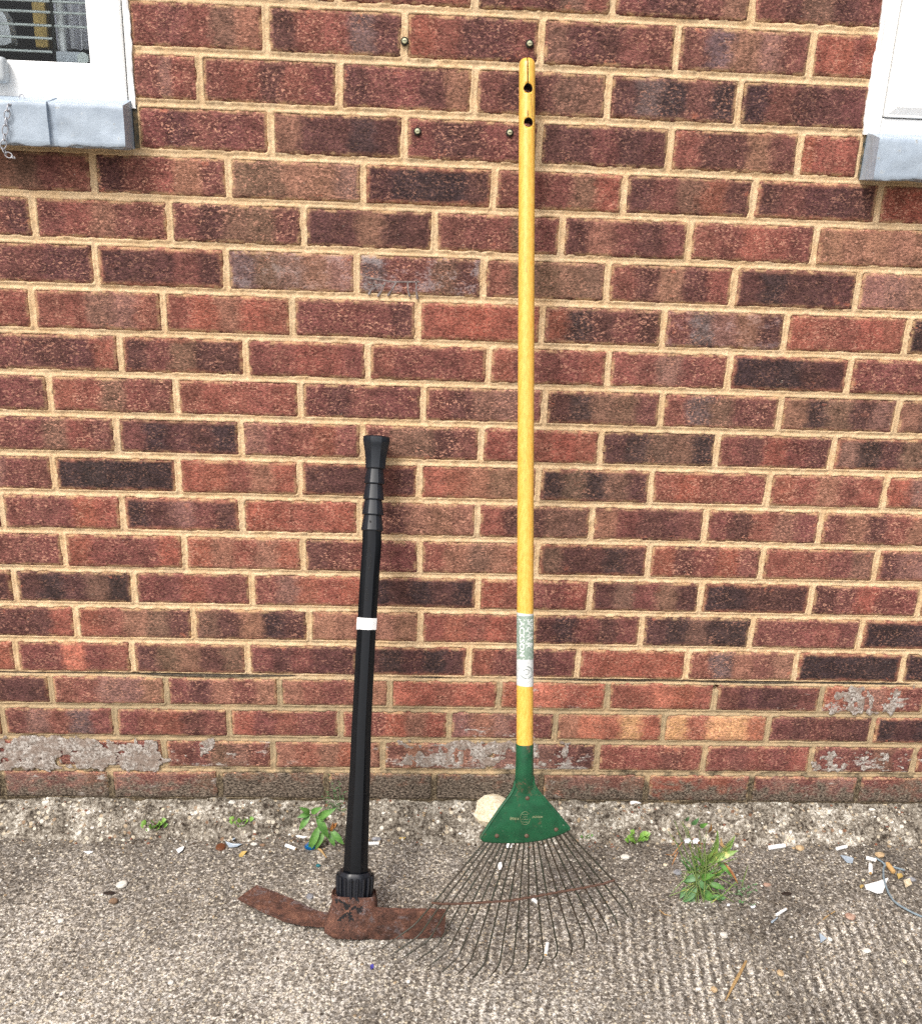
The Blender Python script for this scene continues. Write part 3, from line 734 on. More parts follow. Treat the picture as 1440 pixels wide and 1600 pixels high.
e = room_pt(83, 40, YB); mb = MB(); mb.box((e[0] - 0.001, YB - 0.004, room_pt(83, 98, YB)[2]), (e[0] + 0.002, YB + 0.004, 2.0)); mb.build('side_rail', M['dark_gap'], t_, t_.location, smooth=False)
YX = 0.075
p0 = room_pt(88, 100, YX); p1 = room_pt(140, 81, YX)
zb = 1.397
t_ = thing('alarm_box', 'rounded grey plastic box lying on the inside sill behind the glass', 'box', (p0[0], YX, zb))
bevel_box('case', (p0[0], YX, zb), (room_pt(128, 90, YX)[0], YX + 0.03, p1[2]), M['box_grey'], t_, 0.004, 2, (p0[0], YX, zb))
q_ = room_pt(130, 91, YX); mb = MB(); cyl = []
mb.tube([(q_[0], YX - 0.002, q_[2]), (q_[0], YX + 0.028, q_[2])], 0.0095, 18); mb.build('round_end', M['wire'], t_, (p0[0], YX, zb))
mb = MB(); V = []; F = []; YW = 0.14
pl = [(0, 12), (9, 25), (15, 45), (18, 66), (8, 70), (-30, 70)]
pts = [room_pt(x, y, YW) for x, y in pl]; pb = [p + np.array([0, 0.03, 0]) for p in pts]
mb.rings([pts, pb]); o = mb.build('folded_cloth', M['cloth_w'], None, pts[4]); tag(o, 'white folded cloth at the far left inside the dark room', 'cloth')
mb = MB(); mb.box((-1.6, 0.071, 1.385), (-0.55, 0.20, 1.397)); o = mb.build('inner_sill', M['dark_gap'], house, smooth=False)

# ------------------------------------------------------------------ chain on the left sill
M['chain'] = mat_plain('grey_steel', S(186, 186, 192), 0.42, 0.2, 220, metal=0.3)
ch = thing('chain', 'thin steel chain lying on the pale blue sill and hanging over its edge', 'chain', wall_at(12, 200, -0.058))
def link(p, t, up, L=0.0085, Wd=0.0045, r=0.0009):
    p = np.array(p); t = np.array(t, float); t /= np.linalg.norm(t); up = np.array(up, float); up -= t * np.dot(up, t); up /= np.linalg.norm(up)
    pts = []
    for i in range(15):
        a_ = 2 * math.pi * i / 14
        pts.append(p + t * (L * math.cos(a_)) + up * (Wd * math.sin(a_)))
    mb = MB(); mb.tube(pts, r, 6, False); mb.build('link', M['chain'], ch, ch.location)
path = [(45, 165, -0.040), (37, 158, -0.030), (31, 160, -0.034), (25, 162, -0.038), (18, 160, -0.044), (14, 163, -0.053), (12, 173, -0.0585), (10, 184, -0.058), (9, 196, -0.0585), (7, 209, -0.058), (7, 219, -0.0585), (4, 231, -0.058), (9, 240, -0.0585), (18, 244, -0.058), (23, 247, -0.056)]
pp = [wall_at(x, y, Y) for x, y, Y in path]
for i in range(len(pp) - 1):
    a, b = pp[i], pp[i + 1]; d = b - a; L = np.linalg.norm(d)
    up = (0, 1, 0.15) if i % 2 else (1, 0.25, 0.3)
    link((a + b) / 2, d, up, L * 0.62, 0.0042)
link(wall_at(34, 153, -0.030), (0, 0.2, 1), (1, 0, 0.1), 0.006, 0.004)

# ------------------------------------------------------------------ wall plugs with screws
M['brass'] = mat_plain('dull_brass', S(214, 214, 178), 0.4, 0.2, 300, metal=0.25)
M['plug'] = mat_plain('dark_plug', S(34, 30, 26), 0.9, 0.2, 200)
for px, py, lab in ((632, 64, 'brass screw in a dark plug, upper left of the four in the brickwork'), (827, 68, 'brass screw just above the tip of the yellow rake handle'),
                    (652, 205, 'brass screw in a brick, lower left of the four on the wall'), (796, 207, 'brass screw beside the drilled holes of the yellow handle')):
    p = wall_at(px, py, -0.001); t_ = thing('wall_screw', lab, 'screw', p, 'screws left in the wall')
    mb = MB(); mb.tube([(p[0], 0.012, p[2]), (p[0], -0.0022, p[2])], 0.0066, 14); mb.build('wall_plug', M['plug'], t_, p)
    mb = MB(); mb.tube([(p[0], 0.004, p[2] + 0.0003), (p[0], -0.0035, p[2] + 0.0003), (p[0], -0.0052, p[2] + 0.0003), (p[0], -0.0058, p[2] + 0.0003)], [0.0044, 0.0044, 0.0037, 0.0014], 14); mb.build('screw_head', M['brass'], t_, p)
    mb = MB(); mb.box((p[0] - 0.0026, -0.00615, p[2]), (p[0] + 0.0026, -0.0056, p[2] + 0.0007)); mb.build('slot', M['plug'], t_, p, smooth=False)

# ------------------------------------------------------------------ rake
M['varnish'] = None
def mat_wood():
    t = NT('yellow_varnished_wood')
    n = t.noise(40, 4, 0.6, t.pos((9, 9, 0.35)))
    col = t.mix(t.ramp(n, 0.3, 0.7), S(243, 180, 70), S(252, 206, 100))
    f = t.noise(130, 3, 0.7, t.pos((8, 8, 0.5)))
    col = t.mix(t.ramp(f, 0.62, 0.76, 0, 0.35), col, S(186, 122, 40))
    d = t.noise(70, 4, 0.75, t.pos((1.6, 1.6, 0.6)))
    col = t.mix(t.ramp(d, 0.62, 0.72, 0, 0.5), col, S(132, 96, 50))
    return t.out(col, 0.33, t.bump(f, 0.12, 0.001), spec=0.5)
M['varnish'] = mat_wood()
def mat_paint(name, a, b, rust=True, rough=0.38, lo=0.60, hi=0.70):
    t = NT(name)
    col = t.mix(t.ramp(t.noise(50, 4, 0.6), 0.3, 0.7), a, b)
    if rust:
        r = t.noise(48, 5, 0.75)
        rc = t.mix(t.noise(190, 3, 0.7), S(92, 66, 50), S(138, 108, 88))
        col = t.mix(t.ramp(r, lo, hi, 0, 0.65), col, rc)
        s_ = t.noise(150, 4, 0.7)
        col = t.mix(t.ramp(s_, 0.66, 0.72, 0, 0.6), col, S(150, 160, 140))
    return t.out(col, rough, t.bump(t.noise(260, 3, 0.6), 0.1, 0.0006))
M['green'] = mat_paint('green_paint', S(26, 94, 60), S(18, 76, 48), True, 0.36, 0.585, 0.72)
M['tine'] = mat_plain('green_black_wire', S(46, 50, 37), 0.5, 0.1, 40, rgb2=S(60, 46, 34), bump=0.2)
M['rust_wire'] = mat_plain('rusty_wire', S(98, 64, 46), 0.75, 0.2, 120, rgb2=S(70, 46, 34), bump=0.3)
M['rivet'] = mat_plain('rusty_rivet', S(104, 84, 66), 0.6, 0.2, 260, rgb2=S(86, 58, 44), bump=0.3)
GZc = GZ + 0.003
r_bot = ground_at(812, 1520, GZc + 0.004); r_top = wall_at(823, 92, -0.0185)
ax = r_top - r_bot; ax /= np.linalg.norm(ax)
nrm = np.cross(np.array([1.0, 0, 0]), ax); nrm /= np.linalg.norm(nrm)
if nrm[1] > 0: nrm = -nrm
def rk(px, py, off=0.0): return plane_at(px, py, r_bot + nrm * off, nrm)
base_r = rk(815, 1490)
rake = thing('leaf_rake', 'wire leaf rake with yellow wooden handle and green head leaning on the wall', 'rake', (base_r[0], base_r[1], GZ))
RO = rake.location
h_top = rk(823.3, 93); h_bot = rk(819.5, 1168)
hd = h_top - h_bot; HL = np.linalg.norm(hd); hd /= HL
hs_ = np.cross(hd, nrm); hs_ /= np.linalg.norm(hs_)
if hs_[0] < 0: hs_ = -hs_
hn = np.cross(hs_, hd); 
if np.dot(hn, nrm) < 0: hn = -hn
rt = px_size(12.6, h_top); rb = px_size(13.0, h_bot)
def handle_pt(s, ang, r): return h_bot + hd * s + (hs_ * math.sin(ang) + hn * math.cos(ang)) * r
NS = 40
def ring(s, r): return [handle_pt(s, 2 * math.pi * j / NS, r) for j in range(NS)]
mb = MB(); rings = [ring(-0.05, rb * 0.97)]
for i in range(0, 161): rings.append(ring((HL - 0.010) * i / 160, rb + (rt - rb) * i / 160))
rings += [ring(HL - 0.004, rt * 0.93), ring(HL - 0.0005, rt * 0.72), ring(HL, rt * 0.5)]
mb.rings(rings)
handle = mb.build('handle', M['varnish'], rake, RO)
# two hanging holes and the split in the top of the handle are cut out of the wood
cut = MB()
for px, py in ((825, 137), (825.5, 190.5)):
    c = rk(px, py, rt); cut.tube([c + hn * 0.012 - hs_ * 0.0, c - hn * 0.06], px_size(7.3, c), 18)
def cut_slot(p0, p1, w, dep):
    a, b = np.array(p0), np.array(p1)
    cut.rings([[a - hs_ * w + hn * 0.006, a + hs_ * w + hn * 0.006, a + hs_ * w - hn * dep, a - hs_ * w - hn * dep], [b - hs_ * w + hn * 0.006, b + hs_ * w + hn * 0.006, b + hs_ * w - hn * dep, b - hs_ * w - hn * dep]])
cut_slot(rk(824, 88, rt), rk(824.6, 133, rt), 0.0008, 0.014)
M['bore'] = mat_plain('dark_bore', S(30, 20, 14), 0.9, 0.3, 200)
cobj = cut.build('cutter', M['bore'], rake, RO)
bpy.context.view_layer.update()
md = handle.modifiers.new('cut', 'BOOLEAN'); md.operation = 'DIFFERENCE'; md.object = cobj; md.solver = 'EXACT'; md.use_self = True; md.material_mode = 'TRANSFER'
dg = bpy.context.evaluated_depsgraph_get()
me2 = bpy.data.meshes.new_from_object(handle.evaluated_get(dg))
handle.modifiers.clear(); handle.data = me2
bpy.data.objects.remove(cobj)
M['grime'] = mat_plain('dark_grime', S(58, 40, 22), 0.8, 0.2, 300)
mb = MB()
for a, b, w in (((829.5, 146), (831.2, 182), 0.00035), ((824, 172), (824.3, 182), 0.0007)):
    p0, p1 = rk(*a, rt + 0.0), rk(*b, rt + 0.0)
    pts = []
    for i in range(7):
        s_ = np.dot(p0 + (p1 - p0) * i / 6 - h_bot, hd); lat = np.dot(p0 + (p1 - p0) * i / 6 - h_bot, hs_) + 0.0004 * math.sin(i * 2.1)
        pts.append(handle_pt(s_, math.asin(max(-0.99, min(0.99, lat / rt))), rt + 0.0000))
    mb.tube(pts, w, 5)
mb.build('split', M['grime'], handle, RO)
# paper label round the handle with its print
def s_at(py): return float(np.dot(rk(821, py, rb) - h_bot, hd))
def mat_label():
    t = NT('worn_paper'); n = t.noise(120, 5, 0.75)
    col = t.mix(t.ramp(n, 0.42, 0.6), S(236, 238, 236), S(212, 216, 216))
    return t.out(col, 0.6, None)
def mat_print():
    t = NT('faded_green_print'); n = t.noise(230, 4, 0.75)
    col = t.mix(t.ramp(n, 0.53, 0.62), S(146, 166, 150), S(216, 222, 218))
    return t.out(col, 0.6, None)
M['label'] = mat_label(); M['print'] = mat_print()
M['ink'] = mat_plain('grey_ink', S(128, 138, 134), 0.6, 0.25, 400)
def shell(s0, s1, a0, a1, dr, name, mat, parent, wob=0.0):
    n = 26; m_ = 10; V = []; F = []
    for j in range(m_ + 1):
        for i in range(n + 1):
            u = i / n; s_ = s0 + (s1 - s0) * j / m_ + (wob * math.sin(u * 5 + 1) if j in (0, m_) else 0)
            rr = rb + (rt - rb) * s_ / HL + dr
            V.append(handle_pt(s_, a0 + (a1 - a0) * u, rr))
    for j in range(m_):
        for i in range(n): F.append((j * (n + 1) + i, j * (n + 1) + i + 1, (j + 1) * (n + 1) + i + 1, (j + 1) * (n + 1) + i))
    mb = MB(); mb.add(V, F); return mb.build(name, mat, parent, RO)
sl0, sl1 = s_at(1073), s_at(959)
lab = shell(sl0, sl1, -2.6, 2.6, 0.0003, 'paper_label', M['label'], handle, 0.0012)
tag(lab, 'worn paper label with faded green print')
shell(s_at(1031), s_at(963), -1.50, 1.35, 0.0006, 'label_print', M['print'], handle)
def text_mesh(txt, bold=0.0):
    cu = bpy.data.curves.new('t', 'FONT'); cu.body = txt; cu.size = 1.0; cu.offset = bold; cu.align_x = 'LEFT'; cu.resolution_u = 3
    ob = bpy.data.objects.new('t', cu); COL.objects.link(ob); bpy.context.view_layer.update()
    me = bpy.data.meshes.new_from_object(ob.evaluated_get(bpy.context.evaluated_depsgraph_get()))
    v = [tuple(q.co) for q in me.vertices]; f = [tuple(p.vertices) for p in me.polygons]
    bpy.data.objects.remove(ob); bpy.data.curves.remove(cu); bpy.data.meshes.remove(me)
    xs = [p[0] for p in v]; ys = [p[1] for p in v]
    return [((p[0] - min(xs)) / (max(xs) - min(xs)), (p[1] - min(ys)) / (max(ys) - min(ys))) for p in v], f
M['white_ink'] = mat_plain('white_print', S(240, 244, 240), 0.6, 0.06, 300)
# the words read from top to bottom: text x runs down the handle, text y runs to the right
for txt, py0, py1, a0, a1 in (('SPEAR &', 968, 1012, 0.12, 0.92), ('JACKSON', 966, 1026, -0.95, -0.18)):
    v, f = text_mesh(txt, 0.02); sA, sB = s_at(py0), s_at(py1); V = []
    for (x, y) in v:
        s_ = sA + (sB - sA) * x; rr = rb + (rt - rb) * s_ / HL + 0.0009
        V.append(handle_pt(s_, a0 + (a1 - a0) * y, rr))
    mb = MB(); mb.add(V, f); mb.build('label_text', M['white_ink'], handle, RO, smooth=False)
# round mark at the foot of the label
cA = 0.05; sC = s_at(1051); mb = MB()
def arc(r, t0, t1, w):
    pts = []
    for i in range(21):
        a_ = t0 + (t1 - t0) * i / 20; rr = rb + 0.0006
        pts.append(handle_pt(sC + r * math.sin(a_), cA + r * math.cos(a_) / rb, rr))
    mb.tube(pts, w, 5)
arc(0.0102, -1.3, 1.5, 0.0007); arc(0.0098, -2.6, -1.5, 0.0005); arc(0.0055, 0.4, 2.6, 0.0005); arc(0.0035, -2.0, 0.6, 0.0004)
mb.build('label_mark', M['ink'], handle, RO)
# green pressed head
outl = [(608, 100), (604, 300), (599, 440), (590, 560), (576, 640), (548, 705), (500, 775), (400, 905), (290, 1065), (190, 1225), (165, 1262), (163, 1290), (180, 1316), (215, 1332), (300, 1341), (420, 1346), (560, 1346), (700, 1341), (820, 1330), (940, 1309), (1060, 1277), (1170, 1238), (1250, 1204), (1277, 1184), (1280, 1160), (1262, 1130), (1180, 1030), (1080, 910), (980, 795), (900, 700), (862, 645), (838, 590), (828, 500), (826, 300), (825, 100)]
def head_pt(cx_, cy_, off): return rk(730 + cx_ / 8.0, 1150 + cy_ / 8.0, off)
cxm = 715
def ringo(k, off, bulge):
    res = []
    for (x, y) in outl:
        tubep = max(0.0, min(1.0, (640 - y) / 120.0))
        half = abs(x - cxm) / 110.0
        yk = y if y < 640 else 640 + (y - 640) * 1.0
        # inset towards the middle
        dx = (cxm - x); inx = x + dx / max(abs(dx), 1) * min(abs(dx), k); iny = y - (k if y > 1150 else 0)
        res.append(head_pt(inx, iny, off))
    return res
def ringt(k, off): return ringo(k, off, 0)
mb = MB()
R0, R1, R2, R3 = ringt(4, -0.004), ringt(0, 0.000), ringt(4, 0.0035), ringt(16, 0.0052)
mb.rings([R0, R1, R2, R3], cap0=True, cap1=True)
plate = mb.build('head_plate', M['green'], rake, RO, angle=50)
# rolled rims at both flanks
for idx in (range(3, 12), range(23, 33)):
    pts = [head_pt(outl[i][0] + (12 if outl[i][0] < cxm else -12), outl[i][1] - (8 if outl[i][1] > 1150 else 0), 0.0036) for i in idx]
    mb = MB(); mb.tube(pts, px_size(2.6, pts[0]), 8); mb.build('rolled_rim', M['green'], plate, RO)
# socket
sp0 = head_pt(716, 98, 0.0); sp1 = head_pt(714, 470, 0.0); sp2 = head_pt(714, 640, 0.0); sp3 = head_pt(716, 760, -0.002)
rs = px_size(13.9, sp0)
mb = MB(); NSr = 24; rings = []
d0 = (sp0 - sp1) / np.linalg.norm(sp0 - sp1)
for p, rx, ry in ((sp0, rs * 0.90, rs * 0.90), (sp0, rs * 0.985, rs * 0.985), (sp0 - d0 * 0.0015, rs, rs), (sp1, rs, rs), (sp1 * 0.5 + sp2 * 0.5, rs * 1.05, rs * 0.86), (sp2, rs * 1.1, rs * 0.62), (sp3, rs * 0.9, rs * 0.32)):
    rings.append([p + hs_ * rx * math.sin(2 * math.pi * j / NSr) + hn * ry * math.cos(2 * math.pi * j / NSr) for j in range(NSr)])
mb.rings(rings, cap0=False, cap1=True); mb.build('socket', M['green'], rake, RO)
for x, y in ((750, 780), (368, 1250), (740, 1250), (1108, 1172)):
    p = head_pt(x, y, 0.0052); r_ = px_size(3.4, p); mb = MB(); rings = []
    for k_, h_ in ((1.0, -0.001), (1.0, 0.0004), (0.8, 0.0014), (0.4, 0.0020), (0.1, 0.0021)):
        rings.append([p + (hs_ * math.cos(2 * math.pi * j / 14) + hd * math.sin(2 * math.pi * j / 14)) * r_ * k_ + hn * h_ for j in range(14)])
    mb.rings(rings); mb.build('rivet', M['rivet'], rake, RO)
# worn stamp on the plate: an oval with words either side
M['stamp'] = mat_plain('worn_stamp', S(134, 140, 104), 0.6, 0.4, 500)
mb = MB()
def hp(x, y): return head_pt(x, y, 0.0053)
pts = [hp(722 + 60 * math.cos(2 * math.pi * i / 28), 1030 + 82 * math.sin(2 * math.pi * i / 28)) for i in range(26)]
mb.tube(pts, 0.00032, 4)
for y0, wd in ((985, 34), (1015, 26), (1045, 40), (1080, 34)):
    for k_ in range(5):
        x = 722 - wd + 2 * wd * k_ / 5; mb.tube([hp(x, y0), hp(x + wd * 0.28, y0 - 6 + 9 * (k_ % 2))], 0.00038, 4)
mb.build('stamp', M['stamp'], plate, RO)
for txt, x0, x1, yy in (('SPEAR &', 530, 645, 1052), ('JACKSON', 808, 940, 1032)):
    v, f = text_mesh(txt, 0.03); mb = MB(); mb.add([hp(x0 + (x1 - x0) * x, yy - 32 * y) + hn * 0.0003 for x, y in v], f); mb.build('stamp', M['stamp'], plate, RO, smooth=False)
# tines
K6 = 3.349
tips = [(52, 612), (100, 650), (160, 662), (228, 682), (290, 712), (370, 735), (445, 750), (530, 765), (620, 758), (698, 750), (785, 738), (868, 722), (947, 672), (1042, 652), (1112, 615), (1178, 588), (1242, 535), (1290, 497), (1345, 450), (1370, 412)]
bends = [(225, 490), (250, 545), (300, 570), (345, 600), (400, 625), (455, 655), (520, 680), (595, 690), (670, 700), (742, 688), (822, 682), (902, 655), (978, 630), (1052, 600), (1117, 560), (1180, 535), (1230, 490), (1275, 450), (1310, 395), (1355, 365)]
bars = [(325, 373), (365, 378), (415, 378), (470, 377), (525, 374), (572, 372), (625, 368), (672, 365), (722, 362), (775, 353), (822, 345), (870, 337), (918, 328), (970, 318), (1018, 310), (1065, 302), (1115, 293), (1170, 282), (1215, 273), (1265, 255)]
rooty = [(585, 56), (650, 60), (720, 60), (800, 57), (870, 50), (940, 34), (1000, 18), (1035, 8)]
def c6(p, off=0.0): return rk(580 + p[0] / K6, 1300 + p[1] / K6, off)
tr_ = 0.00155
for i in range(20):
    rx = 590 + i * 23.2; ry = float(np.interp(rx, [p[0] for p in rooty], [p[1] for p in rooty])) - 14
    rx -= (bars[i][0] - rx) * 14 / 320.0
    a = c6((rx, ry), 0.001); b = c6(bars[i], 0.001); c = c6(bends[i], 0.001)
    tp = c6(tips[i], 0.022)
    gmin = GZ + 0.0035
    if tp[2] < gmin:
        tp = ground_at(580 + tips[i][0] / K6, 1300 + tips[i][1] / K6, gmin)
    c = c.copy()
    u = (c - b) / np.linalg.norm(c - b); w = tp - c; wl_ = np.linalg.norm(w); w = w / wl_
    pts = [a, (a + b) / 2, b, b + (c - b) * 0.55, c - u * 0.012]
    for q_ in (0.25, 0.5, 0.75):
        pA = c - u * 0.012; pB = c + w * 0.012
        pts.append(pA * (1 - q_) ** 2 + c * 2 * q_ * (1 - q_) + pB * q_ ** 2)
    pts += [c + w * 0.012, tp]
    mb = MB(); mb.tube(pts, [tr_] * (len(pts) - 1) + [tr_ * 0.55], 7); mb.build('tine', M['tine'], rake, RO)
pts = [c6((bars[0][0] - 10, bars[0][1]), 0.0028)] + [c6(b_, 0.0028) for b_ in bars] + [c6((bars[-1][0] + 8, bars[-1][1] - 4), 0.0028)]
mb = MB(); mb.tube(pts, 0.0018, 6); mb.build('cross_wire', M['rust_wire'], rake, RO)
pts = [p - nrm * 0.0035 for p in pts]; mb = MB(); mb.tube(pts, 0.0011, 6); mb.build('cross_wire', M['rust_wire'], rake, RO)

# ------------------------------------------------------------------ mattock
M['black'] = mat_plain('black_plastic', (0.003, 0.0035, 0.005), 0.15, 0.15, 40, bump=0.02, spec=0.34)
M['black_grip'] = mat_plain('black_grip_plastic', (0.006, 0.008, 0.012), 0.24, 0.15, 40, bump=0.02, spec=0.5)
M['black_matt'] = mat_plain('black_rubber', (0.009, 0.010, 0.014), 0.36, 0.2, 60, bump=0.1, spec=0.4)
M['emboss'] = mat_plain('black_emboss', (0.004, 0.004, 0.005), 0.7, 0.1, 60)
M['tape'] = mat_plain('white_tape', (0.86, 0.86, 0.86), 0.5, 0.03, 60)
m_bot = ground_at(548, 1452, GZ + 0.006); m_top = wall_at(588.5, 683, -0.030)
ma = m_top - m_bot; ML = np.linalg.norm(ma); ma /= ML
ms = np.cross(ma, np.array([0, -1.0, 0])); ms /= np.linalg.norm(ms)
if ms[0] < 0: ms = -ms
mn = np.cross(ms, ma)
if mn[1] > 0: mn = -mn
def mk(px, py, off=0.0): return plane_at(px, py, m_bot + mn * off, mn)
def m_s(py):
    x = 588 + (548 - 588) * (py - 683) / (1452 - 683)
    return float(np.dot(mk(x, py) - m_bot, ma))
matt = thing('mattock', 'rusty mattock with black plastic handle and ribbed grip leaning on the wall', 'mattock', m_bot)
MO = matt.location
def mring(py, wpx, cxp, sq=0.84, facet=True, n=32):
    c = mk(cxp, py); a_ = px_size(wpx / 2.0, c); out = []
    for j in range(n):
        t_ = 2 * math.pi * j / n
        k_ = (math.cos(math.pi / 8) / math.cos(((t_ + math.pi / 8) % (math.pi / 4)) - math.pi / 8)) ** 0.75 if facet else 1.0
        out.append(c + ms * a_ * k_ * math.sin(t_) + mn * a_ * sq * k_ * math.cos(t_))
    return out
prof = [(829, 31.5, 581), (850, 32, 581), (900, 32, 577.5), (960, 32, 574), (1020, 32, 570.5), (1080, 32.2, 567.5), (1140, 33, 564.5), (1200, 34, 562.5), (1260, 36.5, 560), (1310, 39, 557.5), (1350, 40.5, 556), (1368, 41, 555.5)]
mb = MB(); mb.rings([mring(*p) for p in prof]); shaft = mb.build('shaft', M['black'], matt, MO, angle=16)
mb = MB()
gp = [(683, 34, 588.2), (682.2, 41, 588.2), (684, 44, 588.2), (690, 44, 588), (693.5, 43, 588), (696, 41.5, 587.8), (706, 37.5, 587.5), (718, 34.5, 587), (727, 33.2, 586.5), (731, 33.2, 586.3), (732.5, 31.5, 586.2)]
mb.rings([mring(p[0], p[1], p[2], 0.9) for p in gp]); grip = mb.build('grip', M['black_grip'], matt, MO, angle=16)
for i, (y0, y1, xc) in enumerate(((731, 756, 585.3), (756, 780.5, 584), (780.5, 804.5, 582.8), (804.5, 829, 581.8))):
    w0 = 27.0 + 0.9 * i; w1 = 33.6 + 0.9 * i
    mb = MB(); mb.rings([mring(y0 - 1, w0 - 1, xc + 0.4, 0.9), mring(y0 + 1, w0, xc + 0.4, 0.9), mring(y1 - 3.2, w1 - 0.4, xc - 0.3, 0.9), mring(y1 - 1.8, w1 + 0.5, xc - 0.4, 0.9), mring(y1 - 0.4, w1 + 0.2, xc - 0.4, 0.9), mring(y1 + 0.4, w1 - 2, xc - 0.4, 0.9)])
    mb.build('grip_rib', M['black_grip'], grip, MO, angle=16)
c = mk(578.4, 814.5, px_size(15, m_top)); mb = MB(); mb.tube([c + mn * 0.0010, c - mn * 0.004], 0.0016, 10); mb.build('vent_hole', M['emboss'], grip, MO)
def on_shaft(px, py):
    w = float(np.interp(py, [p[0] for p in prof], [p[1] for p in prof])); xc = float(np.interp(py, [p[0] for p in prof], [p[2] for p in prof]))
    c = mk(xc, py); a_ = px_size(w / 2.0, c); lat = max(-0.95, min(0.95, (px - xc) / (w / 2.0)))
    return c + ms * a_ * lat + mn * a_ * 0.84 * math.sqrt(1 - lat * lat) * 0.985
mb = MB()
dm = [(576.5, 855), (581, 873), (577.5, 889), (572, 873), (576.5, 855)]
for a, b in zip(dm[:-1], dm[1:]): mb.tube([on_shaft(a[0] + (b[0] - a[0]) * k_ / 4, a[1] + (b[1] - a[1]) * k_ / 4) for k_ in range(5)], 0.00055, 5)
mb.tube([on_shaft(574, 890), on_shaft(580, 891)], 0.0007, 5)
mb.tube([on_shaft(575, 874), on_shaft(579, 872)], 0.0005, 5)
for k_ in range(7): mb.tube([on_shaft(570.5, 917 + 3.4 * k_), on_shaft(575.5, 917.3 + 3.4 * k_)], 0.00045, 5)
mb.build('moulded_mark', M['emboss'], shaft, MO)
mb = MB(); mb.rings([mring(965, 33.2, 573.6, 0.87), mring(974, 33.4, 573.0, 0.87), mring(983, 33.2, 572.4, 0.87)], False, False)
mb.build('tape_band', M['tape'], shaft, MO)
mb = MB(); q0, q1, q2 = on_shaft(558.6, 970), on_shaft(557.6, 982), on_shaft(562, 983)
q1 = mk(556.6, 984, 0.004); mb.add([q0 + mn * 0.0007, q1, q2 + mn * 0.001], [(0, 1, 2)]); mb.build('tape_band', M['tape'], shaft, MO, smooth=False)
# ribbed collar
mb = MB(); mb.rings([mring(1361, 40, 555.3, 0.9), mring(1360, 49, 555, 0.92), mring(1364, 54.5, 554.8, 0.92), mring(1370, 55, 554.5, 0.92), mring(1400, 52, 553.5, 0.92)]); col_ = mb.build('collar', M['black_matt'], matt, MO, angle=35)
for k_ in range(18):
    t_ = 2 * math.pi * (k_ + 0.5) / 18
    pts = []
    for py, w, xc in ((1366, 56, 554.7), (1382, 55.6, 554.2), (1397, 53.5, 553.6)):
        c = mk(xc, py); a_ = px_size(w / 2.0, c); pts.append(c + ms * a_ * math.sin(t_) + mn * a_ * 0.92 * math.cos(t_))
    mb = MB(); mb.tube(pts, 0.0024, 6); mb.build('collar_rib', M['black_matt'], col_, MO)
def mat_rust(paint=None):
    t = NT('rusty_iron_with_old_paint' if paint is not None else 'rusty_iron')
    n = t.noise(48, 5, 0.75); g = t.noise(230, 4, 0.78)
    col = t.colramp(n, [(0.30, S(54, 38, 33)), (0.46, S(92, 61, 50)), (0.56, S(114, 76, 61)), (0.70, S(144, 102, 82))])
    col = t.scale(col, t.ramp(g, 0.30, 0.70, 0.55, 1.4, False))
    v = t.noise(26, 4, 0.65); gm = t.ramp(t.math('ADD', v, t.math('MULTIPLY', t.math('SUBTRACT', g, 0.5), 0.5)), 0.55, 0.64)
    col = t.mix(t.math('MULTIPLY', gm, 0.6), col, S(122, 114, 116))
    pit = t.ramp(t.noise(120, 3, 0.7), 0.33, 0.26)
    col = t.mix(t.math('MULTIPLY', pit, 0.8), col, S(38, 28, 26))
    if paint is not None:                  # the last of the black paint, flaking off the eye
        d = t.n('ShaderNodeVectorMath', operation='DISTANCE'); t.set(d.inputs[0], t.pos((1, 0.35, 1))); t.set(d.inputs[1], (float(paint[0]), float(paint[1]) * 0.35, float(paint[2])))
        pn = t.math('ADD', t.noise(95, 4, 0.62), t.ramp(d.outputs['Value'], 0.006, 0.042, 0.045, -0.14))
        col = t.mix(t.ramp(pn, 0.515, 0.53), col, (0.008, 0.007, 0.008))
    return t.out(col, t.ramp(gm, 0, 1, 0.85, 0.5), t.bump(t.math('ADD', g, t.noise(70, 4, 0.7)), 0.9, 0.0022), spec=0.4)
M['rust'] = mat_rust(); M['rust_eye'] = mat_rust(mk(546, 1424, 0.03))
M['old_paint'] = mat_plain('flaking_black_paint', (0.010, 0.008, 0.009), 0.35, 0.3, 300, bump=0.3)
# eye of the head
def hring(py, x0, x1, dep, n=40, rot=0.0, pw=4.2):
    c = mk((x0 + x1) / 2.0, py); a_ = px_size((x1 - x0) / 2.0, c); out = []
    for j in range(n):
        t_ = 2 * math.pi * j / n; cs, sn = math.cos(t_), math.sin(t_)
        out.append(c + ms * a_ * math.copysign(abs(sn) ** (2 / pw), sn) + mn * dep * math.copysign(abs(cs) ** (2 / pw), cs))
    return out
mb = MB(); mb.rings([hring(1398, 520, 586, 0.026), hring(1394, 520, 586.5, 0.0285), hring(1397, 518, 588, 0.030), hring(1404, 519, 588.5, 0.0298), hring(1414, 517.5, 589.5, 0.0295), hring(1428, 512.5, 590.5, 0.0305), hring(1442, 507, 588, 0.032), hring(1452, 507, 584, 0.031), hring(1459, 516, 578, 0.027), hring(1461.5, 526, 572, 0.020)])
head = mb.build('head', M['rust_eye'], matt, MO, angle=40)
